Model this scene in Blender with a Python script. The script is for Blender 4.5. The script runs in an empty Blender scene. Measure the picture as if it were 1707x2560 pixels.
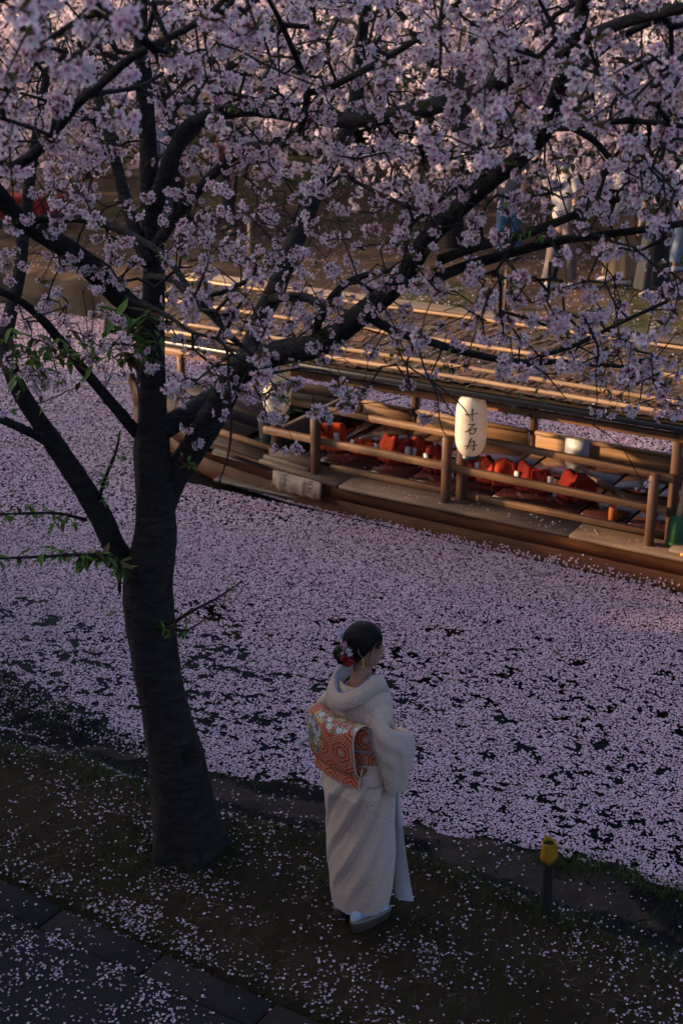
import bpy, bmesh, math, random
import numpy as np
from mathutils import Vector, Matrix, kdtree

random.seed(7)
RNG = np.random.default_rng(7)
SC = bpy.context.scene
COL = SC.collection

# ------------------------------------------------------------------ camera
CAM_H = 4.33
PITCH = math.radians(21.5)
FPX = 3556.0                       # focal length in pixels of a 1707x2560 frame (50 mm, 36 mm tall)
cd = bpy.data.cameras.new('camera')
cd.sensor_fit = 'VERTICAL'; cd.sensor_height = 36.0; cd.sensor_width = 24.0
cd.lens = 36.0 * FPX / 2560.0
cd.clip_start = 0.1; cd.clip_end = 2000
cd.dof.use_dof = True; cd.dof.focus_distance = 6.1; cd.dof.aperture_fstop = 5.0
cam = bpy.data.objects.new('camera', cd); COL.objects.link(cam)
cam.location = (0, 0, CAM_H); cam.rotation_euler = (math.pi / 2 - PITCH, 0, 0)
SC.camera = cam

# ------------------------------------------------------------------ light
SUN_EL = 12.0
SUN_DIR = Vector((1.0, -0.15, 0)).normalized()       # the way the light travels over the ground
SUN_TRAVEL = Vector((SUN_DIR.x * math.cos(math.radians(SUN_EL)), SUN_DIR.y * math.cos(math.radians(SUN_EL)), -math.sin(math.radians(SUN_EL))))
w = bpy.data.worlds.new('World'); SC.world = w; w.use_nodes = True
nt = w.node_tree; nt.nodes.clear()
sky = nt.nodes.new('ShaderNodeTexSky'); sky.sky_type = 'NISHITA'; sky.sun_disc = False
sky.sun_elevation = math.radians(SUN_EL)
sky.sun_rotation = math.atan2(-SUN_DIR.x, -SUN_DIR.y)
sky.air_density = 0.4; sky.dust_density = 5.5; sky.ozone_density = 1.2
bg = nt.nodes.new('ShaderNodeBackground'); bg.inputs['Strength'].default_value = 0.15
wo = nt.nodes.new('ShaderNodeOutputWorld')
nt.links.new(sky.outputs[0], bg.inputs[0]); nt.links.new(bg.outputs[0], wo.inputs[0])
sl = bpy.data.lights.new('sun', 'SUN'); sl.energy = 3.0; sl.angle = math.radians(0.6); sl.color = (1.0, 0.66, 0.36)
sun = bpy.data.objects.new('sun', sl); COL.objects.link(sun)
sun.rotation_euler = SUN_TRAVEL.to_track_quat('-Z', 'Y').to_euler()
vs = SC.view_settings
vs.view_transform = 'Standard'; vs.look = 'None'; vs.gamma = 1.0; vs.use_curve_mapping = False
vs.exposure = 1.58
SC.cycles.max_bounces = 9; SC.cycles.diffuse_bounces = 6; SC.cycles.glossy_bounces = 3
SC.cycles.transparent_max_bounces = 8; SC.cycles.use_denoising = True
SC.cycles.caustics_reflective = False; SC.cycles.caustics_refractive = False

# ------------------------------------------------------------------ measuring the place from the photograph
SP, CP = math.sin(PITCH), math.cos(PITCH)
C0 = np.array([0, 0, CAM_H])
def ray(px, py):
    a = (px - 853.5) / FPX; b = (1280 - py) / FPX
    return np.array([a, CP + b * SP, -SP + b * CP])
def at(px, py, z=None, Y=None, D=None):
    d = ray(px, py)
    t = (z - CAM_H) / d[2] if z is not None else (Y / d[1] if Y is not None else D)
    return C0 + t * d
def depth(p):
    return p[1] * CP - (p[2] - CAM_H) * SP
def pix(P):
    P = np.atleast_2d(P) - C0
    f = P[:, 1] * CP - P[:, 2] * SP; u = P[:, 1] * SP + P[:, 2] * CP
    return 853.5 + FPX * P[:, 0] / f, 1280 - FPX * u / f, f

# ------------------------------------------------------------------ noise
def vnoise(x, y, s, seed=0):
    x = np.asarray(x) / s; y = np.asarray(y) / s
    xi = np.floor(x).astype(np.int64); yi = np.floor(y).astype(np.int64)
    fx = x - xi; fy = y - yi
    fx = fx * fx * (3 - 2 * fx); fy = fy * fy * (3 - 2 * fy)
    def h(a, b):
        n = (a * 374761393 + b * 668265263 + seed * 974711) & 0x7fffffff
        n = ((n ^ (n >> 13)) * 1274126177) & 0x7fffffff
        return ((n ^ (n >> 16)) & 0xffff) / 65535.0
    return (h(xi, yi) * (1 - fx) + h(xi + 1, yi) * fx) * (1 - fy) + (h(xi, yi + 1) * (1 - fx) + h(xi + 1, yi + 1) * fx) * fy
def fbm(x, y, s, seed=0, oct=3):
    r = 0; a = 1; t = 0
    for i in range(oct):
        r = r + a * vnoise(x, y, s / 2 ** i, seed + i * 17); t += a; a *= 0.5
    return r / t

# ------------------------------------------------------------------ objects
def link(o, parent=None, label=None, cat=None, group=None, kind=None):
    COL.objects.link(o)
    if parent is not None: o.parent = parent
    if label: o['label'] = label
    if cat: o['category'] = cat
    if group: o['group'] = group
    if kind: o['kind'] = kind
    return o
def obj(name, me, mat=None, parent=None, loc=None, rot=None, **kw):
    o = bpy.data.objects.new(name, me)
    if mat is not None and me is not None:
        if not me.materials: me.materials.append(mat)
    if loc is not None: o.location = loc
    if rot is not None: o.rotation_euler = rot
    return link(o, parent, **kw)
def empty(name, loc=(0, 0, 0), rz=0, **kw):
    o = bpy.data.objects.new(name, None); o.empty_display_size = 0.1
    o.location = loc; o.rotation_euler = (0, 0, rz)
    return link(o, **kw)
def mesh(name, V, F, smooth=False, col=None, uv=None):
    """V (n,3); F list of index lists or (m,k) array; col (n,3) per-vertex colour"""
    me = bpy.data.meshes.new(name)
    V = np.asarray(V, dtype=np.float32)
    if isinstance(F, np.ndarray):
        m, k = F.shape; flat = F.ravel(); starts = np.arange(m) * k; tot = np.full(m, k)
    else:
        tot = np.array([len(f) for f in F]); flat = np.fromiter((i for f in F for i in f), dtype=np.int64, count=int(tot.sum()))
        starts = np.concatenate([[0], np.cumsum(tot)[:-1]])
        m = len(F)
    me.vertices.add(len(V)); me.vertices.foreach_set('co', V.ravel())
    me.loops.add(len(flat)); me.loops.foreach_set('vertex_index', flat.astype(np.int32))
    me.polygons.add(m); me.polygons.foreach_set('loop_start', starts.astype(np.int32)); 
    me.polygons.foreach_set('loop_total', tot.astype(np.int32))
    if smooth: me.polygons.foreach_set('use_smooth', np.ones(m, dtype=bool))
    if col is not None:
        ca = me.color_attributes.new('Col', 'FLOAT_COLOR', 'POINT')
        c = np.ones((len(V), 4), dtype=np.float32); c[:, :3] = col
        ca.data.foreach_set('color', c.ravel())
    me.update(calc_edges=True)
    return me
class MB:
    def __init__(s): s.V = []; s.F = []; s.C = []; s.n = 0
    def add(s, V, F, c=None):
        V = np.asarray(V, dtype=float).reshape(-1, 3)
        s.V.append(V); s.F += [[i + s.n for i in f] for f in F]; s.n += len(V)
        s.C.append(np.tile(np.asarray(c if c is not None else (1, 1, 1), dtype=float), (len(V), 1)) if c is None or np.ndim(c) == 1 else np.asarray(c))
        return s
    def mesh(s, name, smooth=False, col=False):
        return mesh(name, np.concatenate(s.V), s.F, smooth, np.concatenate(s.C) if col else None)
def box_vf(sx, sy, sz, ch=0.0, c=(0, 0, 0)):
    """box of full size sx,sy,sz, edges chamfered by ch"""
    hx, hy, hz = sx / 2, sy / 2, sz / 2
    if ch <= 0:
        V = [(x, y, z) for x in (-hx, hx) for y in (-hy, hy) for z in (-hz, hz)]
        F = [(0, 1, 3, 2), (4, 6, 7, 5), (0, 4, 5, 1), (2, 3, 7, 6), (0, 2, 6, 4), (1, 5, 7, 3)]
        return np.array(V) + np.array(c), F
    bm = bmesh.new(); bmesh.ops.create_cube(bm, size=1)
    for v in bm.verts: v.co = (v.co.x * sx, v.co.y * sy, v.co.z * sz)
    bmesh.ops.bevel(bm, geom=list(bm.edges), offset=min(ch, hx * .9, hy * .9, hz * .9), segments=1, affect='EDGES')
    bm.verts.ensure_lookup_table()
    V = np.array([v.co[:] for v in bm.verts]); F = [[v.index for v in f.verts] for f in bm.faces]
    bm.free()
    return V + np.array(c), F
def tube_vf(P, R, n=8, cap=True, seed=None, rough=0.0):
    P = np.asarray(P, dtype=float); R = np.broadcast_to(np.asarray(R, dtype=float), (len(P),))
    T = np.gradient(P, axis=0); T /= np.linalg.norm(T, axis=1)[:, None] + 1e-9
    up = np.array([0, 0, 1.0]) if abs(T[0][2]) < .9 else np.array([1.0, 0, 0])
    a = np.cross(T[0], up); a /= np.linalg.norm(a)
    V = []; ang = np.linspace(0, 2 * np.pi, n, endpoint=False)
    for i in range(len(P)):
        a = a - T[i] * (a @ T[i]); a /= np.linalg.norm(a) + 1e-9
        b = np.cross(T[i], a)
        r = R[i]
        V.append(P[i] + r * (np.cos(ang)[:, None] * a + np.sin(ang)[:, None] * b))
    V = np.concatenate(V)
    F = [(i * n + j, i * n + (j + 1) % n, (i + 1) * n + (j + 1) % n, (i + 1) * n + j) for i in range(len(P) - 1) for j in range(n)]
    if cap:
        F.append(tuple(range(n - 1, -1, -1))); F.append(tuple((len(P) - 1) * n + j for j in range(n)))
    return V, F
def loft_vf(rings, closed=True, cap=True):
    m = len(rings); n = len(rings[0])
    V = np.concatenate([np.asarray(r, dtype=float) for r in rings])
    F = [(i * n + j, i * n + (j + 1) % n, (i + 1) * n + (j + 1) % n, (i + 1) * n + j) for i in range(m - 1) for j in range(n if closed else n - 1)]
    if cap and closed:
        F.append(tuple(range(n - 1, -1, -1))); F.append(tuple((m - 1) * n + j for j in range(n)))
    return V, F
def spline(P, n):
    """Catmull-Rom through rows of P, n samples per span"""
    P = np.asarray(P, dtype=float); Q = np.vstack([2 * P[0] - P[1], P, 2 * P[-1] - P[-2]])
    out = []
    for i in range(1, len(Q) - 2):
        for t in np.linspace(0, 1, n, endpoint=False):
            p0, p1, p2, p3 = Q[i - 1], Q[i], Q[i + 1], Q[i + 2]
            out.append(.5 * ((2 * p1) + (-p0 + p2) * t + (2 * p0 - 5 * p1 + 4 * p2 - p3) * t ** 2 + (-p0 + 3 * p1 - 3 * p2 + p3) * t ** 3))
    out.append(Q[-2]); return np.array(out)
def rotz(a):
    c, s = math.cos(a), math.sin(a); return np.array([[c, -s, 0], [s, c, 0], [0, 0, 1.0]])
def rand_rots(n, tilt, rng=RNG):
    """random rotation matrices: any yaw, tilt up to the given angle"""
    yaw = rng.uniform(0, 2 * np.pi, n); ax = rng.uniform(0, 2 * np.pi, n); tl = rng.uniform(0, 1, n) * tilt
    k = np.stack([np.cos(ax), np.sin(ax), np.zeros(n)], 1)
    K = np.zeros((n, 3, 3)); K[:, 0, 1] = -k[:, 2]; K[:, 0, 2] = k[:, 1]; K[:, 1, 0] = k[:, 2]; K[:, 1, 2] = -k[:, 0]; K[:, 2, 0] = -k[:, 1]; K[:, 2, 1] = k[:, 0]
    I = np.eye(3)[None]; R1 = I + np.sin(tl)[:, None, None] * K + (1 - np.cos(tl))[:, None, None] * (K @ K)
    Z = np.zeros((n, 3, 3)); Z[:, 0, 0] = np.cos(yaw); Z[:, 0, 1] = -np.sin(yaw); Z[:, 1, 0] = np.sin(yaw); Z[:, 1, 1] = np.cos(yaw); Z[:, 2, 2] = 1
    return R1 @ Z
def scatter(V, F, pos, R, scale, col=None, colmul=None):
    """many copies of a small template as one set of arrays; F (m,k) array"""
    n = len(pos); k = len(V)
    W = np.einsum('nij,kj->nki', R, V) * np.asarray(scale).reshape(-1, 1, 1) + pos[:, None, :]
    G = (F[None] + (np.arange(n) * k)[:, None, None]).reshape(-1, F.shape[1])
    C = None
    if col is not None:
        C = np.broadcast_to(col[None], (n, k, 3)).copy()
        if colmul is not None: C *= colmul[:, None, :]
        C = C.reshape(-1, 3)
    return W.reshape(-1, 3), G, C

# ------------------------------------------------------------------ materials
def nodes(name):
    m = bpy.data.materials.new(name); m.use_nodes = True
    nt = m.node_tree; nt.nodes.clear()
    out = nt.nodes.new('ShaderNodeOutputMaterial'); b = nt.nodes.new('ShaderNodeBsdfPrincipled')
    nt.links.new(b.outputs[0], out.inputs[0])
    return m, nt, b, out
def mix(nt, fac, a, b, mode='MIX'):
    n = nt.nodes.new('ShaderNodeMix'); n.data_type = 'RGBA'; n.blend_type = mode
    for s, v in ((n.inputs[0], fac), (n.inputs[6], a), (n.inputs[7], b)):
        if hasattr(v, 'links'): nt.links.new(v, s)
        elif isinstance(v, (int, float)): s.default_value = v
        else: s.default_value = (*v, 1)
    return n.outputs[2]
def ramp(nt, src, lo, hi):
    n = nt.nodes.new('ShaderNodeMapRange'); n.inputs[1].default_value = lo; n.inputs[2].default_value = hi
    nt.links.new(src, n.inputs[0]); return n.outputs[0]
def noise(nt, scale, detail=4, vec=None, stretch=(1, 1, 1), coord='Object', dist=0.0, rough=.55):
    n = nt.nodes.new('ShaderNodeTexNoise'); n.inputs['Scale'].default_value = scale; n.inputs['Detail'].default_value = detail
    n.inputs['Distortion'].default_value = dist; n.inputs['Roughness'].default_value = rough
    tc = nt.nodes.new('ShaderNodeTexCoord'); mp = nt.nodes.new('ShaderNodeMapping'); mp.inputs['Scale'].default_value = stretch
    nt.links.new(tc.outputs[coord], mp.inputs[0])
    if vec == 'random':
        oi = nt.nodes.new('ShaderNodeObjectInfo'); mu = nt.nodes.new('ShaderNodeMath'); mu.operation = 'MULTIPLY'; mu.inputs[1].default_value = 37.0
        nt.links.new(oi.outputs['Random'], mu.inputs[0]); nt.links.new(mu.outputs[0], mp.inputs['Location'])
    nt.links.new(mp.outputs[0], n.inputs['Vector'])
    return n.outputs['Fac']
def bump(nt, b, h, strength=.3, dist=.01):
    n = nt.nodes.new('ShaderNodeBump'); n.inputs['Strength'].default_value = strength; n.inputs['Distance'].default_value = dist
    nt.links.new(h, n.inputs['Height']); nt.links.new(n.outputs[0], b.inputs['Normal'])
def attr(nt, name='Col'):
    n = nt.nodes.new('ShaderNodeAttribute'); n.attribute_name = name; return n.outputs['Color']
def m_plain(name, c, rough=.7, c2=None, scale=20, bmp=0.0, stretch=(1, 1, 1), lo=.3, hi=.7, metal=0.0, spec=.5, coord='Object'):
    m, nt, b, o = nodes(name)
    b.inputs['Roughness'].default_value = rough; b.inputs['Metallic'].default_value = metal; b.inputs['Specular IOR Level'].default_value = spec
    f = noise(nt, scale, 4, stretch=stretch, coord=coord)
    nt.links.new(mix(nt, ramp(nt, f, lo, hi), c, c2 if c2 else tuple(x * .8 for x in c)), b.inputs['Base Color'])
    if bmp: bump(nt, b, f, bmp)
    return m
def m_wood(name, c, c2, rough=.65, grain=1.0, spec=.4, dirt=.35):
    """long grain runs along the object's own X axis"""
    m, nt, b, o = nodes(name)
    f = noise(nt, 6 * grain, 6, 'random', (.35, 9, 9), dist=.6)
    g = noise(nt, 2.2, 3, 'random', (1, 2, 2))
    k = noise(nt, 40 * grain, 3, 'random', (.15, 3, 3))
    c1 = mix(nt, ramp(nt, f, .35, .65), c, c2)
    c1 = mix(nt, ramp(nt, g, .45, .8), c1, tuple(x * (1 - dirt) for x in c2))
    oi = nt.nodes.new('ShaderNodeObjectInfo'); hs = nt.nodes.new('ShaderNodeHueSaturation')
    nt.links.new(ramp(nt, oi.outputs['Random'], -1.2, 2.2), hs.inputs['Value']); 
    mr = nt.nodes.new('ShaderNodeMapRange'); mr.inputs[3].default_value = .78; mr.inputs[4].default_value = 1.22
    nt.links.new(oi.outputs['Random'], mr.inputs[0]); nt.links.new(mr.outputs[0], hs.inputs['Value'])
    nt.links.new(c1, hs.inputs['Color']); nt.links.new(hs.outputs[0], b.inputs['Base Color'])
    b.inputs['Roughness'].default_value = rough; b.inputs['Specular IOR Level'].default_value = spec
    bump(nt, b, k, .25, .004)
    return m
def m_attr(name, rough=.8, trans=0.0, c_noise=0.0, scale=30, spec=.3, bmp=0):
    m, nt, b, o = nodes(name)
    c = attr(nt)
    f = noise(nt, scale, 3)
    if c_noise: c = mix(nt, ramp(nt, f, .3, .7), c, mix(nt, 1.0, c, (1 - c_noise,) * 3, 'MULTIPLY'))
    nt.links.new(c, b.inputs['Base Color']); b.inputs['Roughness'].default_value = rough; b.inputs['Specular IOR Level'].default_value = spec
    if bmp: bump(nt, b, f, bmp)
    if trans:
        t = nt.nodes.new('ShaderNodeBsdfTranslucent'); nt.links.new(c, t.inputs[0])
        ms = nt.nodes.new('ShaderNodeMixShader'); ms.inputs[0].default_value = trans
        nt.links.new(b.outputs[0], ms.inputs[1]); nt.links.new(t.outputs[0], ms.inputs[2]); nt.links.new(ms.outputs[0], o.inputs[0])
    return m
# ================================================================== the setting: canal and banks
WATER = -0.40
BO = np.array([-0.013, 11.861, WATER]); BU = np.array([.8548, -.5189, 0.]); BN = np.array([.5189, .8548, 0.])   # boat frame = canal direction
def edge(pts, z):
    P = np.array([at(x, y, z=z) for x, y in pts]); return P
Rp = edge([(-250, 1800), (0, 1860), (200, 1902), (350, 1962), (540, 2030), (760, 2085), (1000, 2122), (1200, 2205), (1400, 2295), (1560, 2355), (1707, 2420), (2000, 2540)], 0.0)
Lp = edge([(-250, 1600), (0, 1690), (100, 1738), (200, 1788), (270, 1828), (360, 1870), (520, 1925), (700, 1958), (830, 1985), (1000, 2060), (1100, 2082), (1250, 2112), (1390, 2150), (1560, 2182), (1707, 2225), (2000, 2330)], WATER)
def yR(x): return np.interp(x, Rp[:, 0], Rp[:, 1], left=np.nan, right=np.nan)
def ext(P, x):
    y = np.interp(x, P[:, 0], P[:, 1])
    s = -.60
    y = np.where(x < P[0, 0], P[0, 1] + s * (x - P[0, 0]), y)
    return np.where(x > P[-1, 0], P[-1, 1] + s * (x - P[-1, 0]), y)
K0 = np.array([-1.715, 5.975]); KD = np.array([.8434, -.5373]); KN = np.array([-.5373, -.8434])      # kerb line, KN points to the path
def kerb_d(x, y): return (x - K0[0]) * KN[0] + (y - K0[1]) * KN[1]
def zg(x, y):
    x = np.asarray(x, dtype=float); y = np.asarray(y, dtype=float)
    r = ext(Rp, x) + .05 * (fbm(x, y, .35, 3) - .5) * 2; l = ext(Lp, x)
    u = np.clip((y - r) / np.maximum(l - r, .05), 0, 3)
    top = .05 * (fbm(x, y, .5, 11) - .5) + .018 * (fbm(x, y, .07, 13) - .5)
    rim = .03 * np.exp(-((y - r + .08) / .12) ** 2)
    prof = np.where(u < 1, -.24 * np.clip(u / .45, 0, 1) ** .8 - .15 * np.clip((u - .35) / .65, 0, 1), -.39 - .35 * np.clip(u - 1, 0, 1.5))
    bumpy = np.where((u > 0) & (u < 1.2), .085 * (fbm(x, y, .17, 21, 4) - .5), 0)
    z = np.where(u > 0, prof + bumpy + rim, top + rim)
    kd = kerb_d(x, y)
    return np.where(kd > -.03, np.minimum(z, -.03) * 0 - .035, np.where(kd > -.25, z * np.clip(-(kd + .03) / .22, 0, 1) - .004, z))
def grid_mesh(name, xs, ys, zf, colf):
    X, Y = np.meshgrid(xs, ys); Z = zf(X, Y)
    V = np.stack([X, Y, Z], -1).reshape(-1, 3); n = len(xs); m = len(ys)
    i = np.arange((m - 1) * n).reshape(m - 1, n)[:, :-1].ravel()
    F = np.stack([i, i + 1, i + n + 1, i + n], 1)
    return mesh(name, V, F, True, colf(V[:, 0], V[:, 1], V[:, 2]))
def ground_col(x, y, z):
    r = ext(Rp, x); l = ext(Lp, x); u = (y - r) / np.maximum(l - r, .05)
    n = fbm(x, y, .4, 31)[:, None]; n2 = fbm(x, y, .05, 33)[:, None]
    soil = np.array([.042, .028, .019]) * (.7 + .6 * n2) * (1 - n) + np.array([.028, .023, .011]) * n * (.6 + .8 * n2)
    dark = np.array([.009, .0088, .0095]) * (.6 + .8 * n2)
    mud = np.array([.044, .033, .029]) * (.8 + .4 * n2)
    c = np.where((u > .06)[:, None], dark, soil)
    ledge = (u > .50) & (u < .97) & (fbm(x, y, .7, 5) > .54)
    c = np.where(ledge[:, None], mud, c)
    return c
xs = np.concatenate([np.arange(-18, -3.2, .4), np.arange(-3.2, 3.2, .03), np.arange(3.2, 16, .4)])
ys = np.concatenate([np.arange(-16, 4.0, .5), np.arange(4.0, 10.4, .03), np.arange(10.4, 20, .4)])
def near_z(x, y):
    z = zg(x, y); return np.where(z < -.6, -.6 - .3 * np.clip((y - ext(Lp, x)) / 3, 0, 1), z)
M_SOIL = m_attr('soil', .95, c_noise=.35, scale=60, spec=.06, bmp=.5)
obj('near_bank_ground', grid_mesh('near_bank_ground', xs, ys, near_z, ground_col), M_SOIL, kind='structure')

# far bank, seen past the boat
FAR_T = 4.64
def bank_t(x, y): return (x - BO[0]) * BN[0] + (y - BO[1]) * BN[1]
def bank_s(x, y): return (x - BO[0]) * BU[0] + (y - BO[1]) * BU[1]
def zfar(x, y):
    x = np.asarray(x, float); y = np.asarray(y, float)
    t = bank_t(x, y) + .45 * (fbm(x, y, .6, 41, 4) - .5)
    z = np.interp(t, [3.5, 4.5, 4.62, 4.85, 5.4, 8, 14, 20, 30, 34, 44, 200], [-1.2, -.75, -.42, -.02, .16, .34, .75, 1.1, 1.5, 1.9, 6.5, 9])
    return z + .10 * (fbm(x, y, .9, 43) - .5) + .03 * (fbm(x, y, .2, 47) - .5)
def far_col(x, y, z):
    t = bank_t(x, y); n = fbm(x, y, 1.2, 51)[:, None]; n2 = fbm(x, y, .12, 53)[:, None]
    soil = np.array([.088, .054, .034]) * (.55 + .9 * n2); grass = np.array([.06, .055, .02]) * (.5 + n2)
    c = np.where(n > .56, grass, soil)
    wall = np.array([.026, .021, .017]) * (.3 + 1.4 * n2)
    return np.where((t < 4.95)[:, None], wall, c)
# grid laid along the canal so that the edge stays crisp
SS = np.concatenate([np.arange(-70, -12, 1.5), np.arange(-12, 9, .10), np.arange(9, 70, 1.5)])
TT = np.concatenate([np.arange(3.6, 7, .06), np.arange(7, 16, .15), np.arange(16, 60, .8), np.arange(60, 400, 20)])
S_, T_ = np.meshgrid(SS, TT); XF = BO[0] + S_ * BU[0] + T_ * BN[0]; YF = BO[1] + S_ * BU[1] + T_ * BN[1]
VF = np.stack([XF, YF, zfar(XF, YF)], -1).reshape(-1, 3); n = len(SS)
ii = np.arange((len(TT) - 1) * n).reshape(len(TT) - 1, n)[:, :-1].ravel()
obj('far_bank_ground', mesh('far_bank_ground', VF, np.stack([ii, ii + 1, ii + n + 1, ii + n], 1), True, far_col(VF[:, 0], VF[:, 1], VF[:, 2])), m_attr('far_soil', .95, c_noise=.4, scale=25, spec=.15, bmp=.4), kind='structure')
def far_hit(px, py):
    d = ray(px, py); t = 10.0
    while t < 80:
        p = C0 + t * d
        if bank_t(p[0], p[1]) > 4.6 and p[2] < zfar(p[0], p[1]): return np.array([p[0], p[1], float(zfar(p[0], p[1]))])
        t += .02
    return C0 + 30 * d

# path with its kerb
M_ASPH = m_plain('asphalt', (.019, .0175, .0185), .95, (.034, .031, .032), 220, .6, lo=.35, hi=.7, spec=.08)
P = [K0 + KD * s + KN * .195 for s in (-14, 14)] + [K0 + KD * s + KN * 9 for s in (14, -14)]
obj('asphalt_path', mesh('asphalt_path', [(p[0], p[1], .002) for p in P], [(0, 1, 2, 3)]), M_ASPH, kind='structure')
M_KERB = m_plain('kerb_concrete', (.021, .0185, .0185), .95, (.031, .027, .0265), 25, .3, spec=.08)
kerb = empty('kerb', (K0[0], K0[1], 0), math.atan2(KD[1], KD[0]), kind='structure')
# joints seen at about (130,2290) (388,2405) (660,2520)
js = [kerb_s for kerb_s in [float((at(x, y, z=0)[:2] - K0) @ KD) for x, y in ((130, 2292), (388, 2405), (660, 2518))]]
st = js[1] - js[0]
for i, s in enumerate([js[0] + st * k for k in range(-8, 9)]):
    V, F = box_vf(st - .005, .178, .14, .010)
    obj('kerb_stone', mesh('kerb_stone', V, F), M_KERB, kerb, (s + st / 2, -.098, -.064 + .004 * math.sin(i * 2.1)), (random.uniform(-.006, .006), random.uniform(-.004, .004), random.uniform(-.006, .006)))

# water
def m_water():
    m, nt, b, o = nodes('canal_water')
    b.inputs['Base Color'].default_value = (.003, .0035, .004, 1); b.inputs['Roughness'].default_value = .06; b.inputs['IOR'].default_value = 1.33
    b.inputs['Specular IOR Level'].default_value = .06
    bump(nt, b, noise(nt, 6, 3), .08, .02)
    return m
xw = 60
obj('canal_water', mesh('canal_water', [(-xw, -40, WATER), (xw, -40, WATER), (xw, 80, WATER), (-xw, 80, WATER)], [(0, 1, 2, 3)]), m_water(), kind='structure')
# ================================================================== petals on the water and on the ground
PET6 = np.array([(-.5, 0, .00), (-.22, -.36, .05), (.25, -.42, .07), (.5, -.12, .03), (.42, .0, .02), (.5, .16, .03), (.22, .42, .06), (-.25, .34, .05)])
PET5 = np.array([(-.5, 0, .0), (.1, -.44, .05), (.5, -.15, .03), (.48, .17, .03), (.05, .44, .05)])
PET4 = np.array([(-.5, -.05, 0), (.1, -.45, .04), (.5, .05, .0), (.0, .45, .04)])
M_PETAL = m_attr('fallen_petal', .75, spec=.25)
PINK = np.array([.505, .408, .49])
def petal_cols(n, base=PINK, var=.16):
    v = 1 + RNG.uniform(-var, var * .55, (n, 1)); p = RNG.uniform(0, 1, (n, 1))
    br = RNG.uniform(0, 1, (n, 1)) < .035
    base = np.where(br, np.array([.30, .19, .15]), base)
    return np.clip(base * v * np.array([1, 1, 1]) - p ** 3 * np.array([.0, .14, .08]), 0, .95)
BOAT_HALF = lambda s, t: (t > .02) & (t < 1.93) & (s > -2.4)
def water_petals():
    # candidates inside the seen part of the canal with a margin at each side
    VV, FF, CC, off = [], [], [], 0
    for d0, d1, tpl, size, dens in ((6.2, 9.6, PET5, .0147, 9200), (9.6, 12.6, PET4, .0158, 8000), (12.6, 25.5, PET4, .024, 3300)):
        y0, y1 = d0 * .93 - 1.2, d1 * 1.02
        half = d1 * 853.5 / FPX * 1.8
        N = int((y1 - y0) * 2 * half * dens)
        x = RNG.uniform(-half, half, N); y = RNG.uniform(y0, y1, N)
        dd = y * CP - (WATER - CAM_H) * SP
        ok = (dd >= d0) & (dd < d1) & (np.abs(x) < dd * 853.5 / FPX * 1.75)
        rel = np.abs(x) / (dd * 853.5 / FPX); ok &= (rel < 1.2) | (RNG.uniform(0, 1, N) < .36)      # larger, fewer petals outside the frame
        s, t = bank_s(x, y), bank_t(x, y)
        l = ext(Lp, x)
        ok &= (y > l - .02) & (t < 4.62) & ~BOAT_HALF(s, t)
        x, y, s, t, l, rel = x[ok], y[ok], s[ok], t[ok], l[ok], rel[ok]
        # streaky gaps running along the canal
        g = .40 * fbm(s * .62, t, .12, 61, 3) + .60 * fbm(s * .75, t, .040, 67, 2)
        big = fbm(s * .7, t, .9, 71, 3)
        px, py, _ = pix(np.stack([x, y, np.full_like(x, WATER)], 1))
        hole = .350 + .10 * (big - .5)
        def zone(cx, cy, rx, ry, a): return a * np.exp(-((px - cx) / rx) ** 2 - ((py - cy) / ry) ** 2)
        hole = hole + zone(100, 1600, 330, 130, .13) + zone(560, 1600, 160, 150, .10) + zone(1500, 1850, 300, 160, .035) + zone(950, 1650, 300, 140, .03) - zone(900, 1370, 900, 170, .14) - zone(150, 1200, 300, 250, .22) - zone(1550, 1600, 250, 130, .06)
        hole = np.where(py < 1130, hole - .12, hole) - .05 * np.clip((1560 - py) / 200, 0, 1) + zone(700, 1800, 260, 70, .05) + zone(1300, 2000, 400, 60, .03)
        near_edge = np.clip((y - l) / .18, 0, 1)
        hole = hole + .16 * (1 - near_edge) * (px < 420) + .05 * (1 - near_edge)
        keep = g > hole
        keep |= RNG.uniform(0, 1, len(g)) < .03
        x, y, rel = x[keep], y[keep], rel[keep]; n = len(x)
        R = rand_rots(n, .16); sc = size * RNG.uniform(.62, 1.28, n) * np.where(rel > 1.2, 1.65, 1)
        pos = np.stack([x, y, WATER + RNG.uniform(.002, .009, n)], 1)
        W, G, C = scatter(tpl, np.arange(len(tpl))[None], pos, R, sc, np.ones((len(tpl), 3)), petal_cols(n))
        VV.append(W); CC.append(C); FF.append((G + off)); off += len(W)
    Fl = [f for G in FF for f in G.tolist()] if False else FF
    me = bpy.data.meshes.new('floating_petals')
    V = np.concatenate(VV).astype(np.float32); me.vertices.add(len(V)); me.vertices.foreach_set('co', V.ravel())
    flat = np.concatenate([G.ravel() for G in Fl]).astype(np.int32); tot = np.concatenate([np.full(len(G), G.shape[1]) for G in Fl]).astype(np.int32)
    me.loops.add(len(flat)); me.loops.foreach_set('vertex_index', flat)
    me.polygons.add(len(tot)); me.polygons.foreach_set('loop_start', np.concatenate([[0], np.cumsum(tot)[:-1]]).astype(np.int32)); me.polygons.foreach_set('loop_total', tot)
    ca = me.color_attributes.new('Col', 'FLOAT_COLOR', 'POINT'); c = np.ones((len(V), 4), np.float32); c[:, :3] = np.concatenate(CC); ca.data.foreach_set('color', c.ravel())
    me.update(calc_edges=True)
    print('water petals', len(tot))
    return me
obj('floating_petals', water_petals(), M_PETAL, kind='stuff', label='carpet of pale pink cherry petals floating on the canal', cat='petals')

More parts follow.
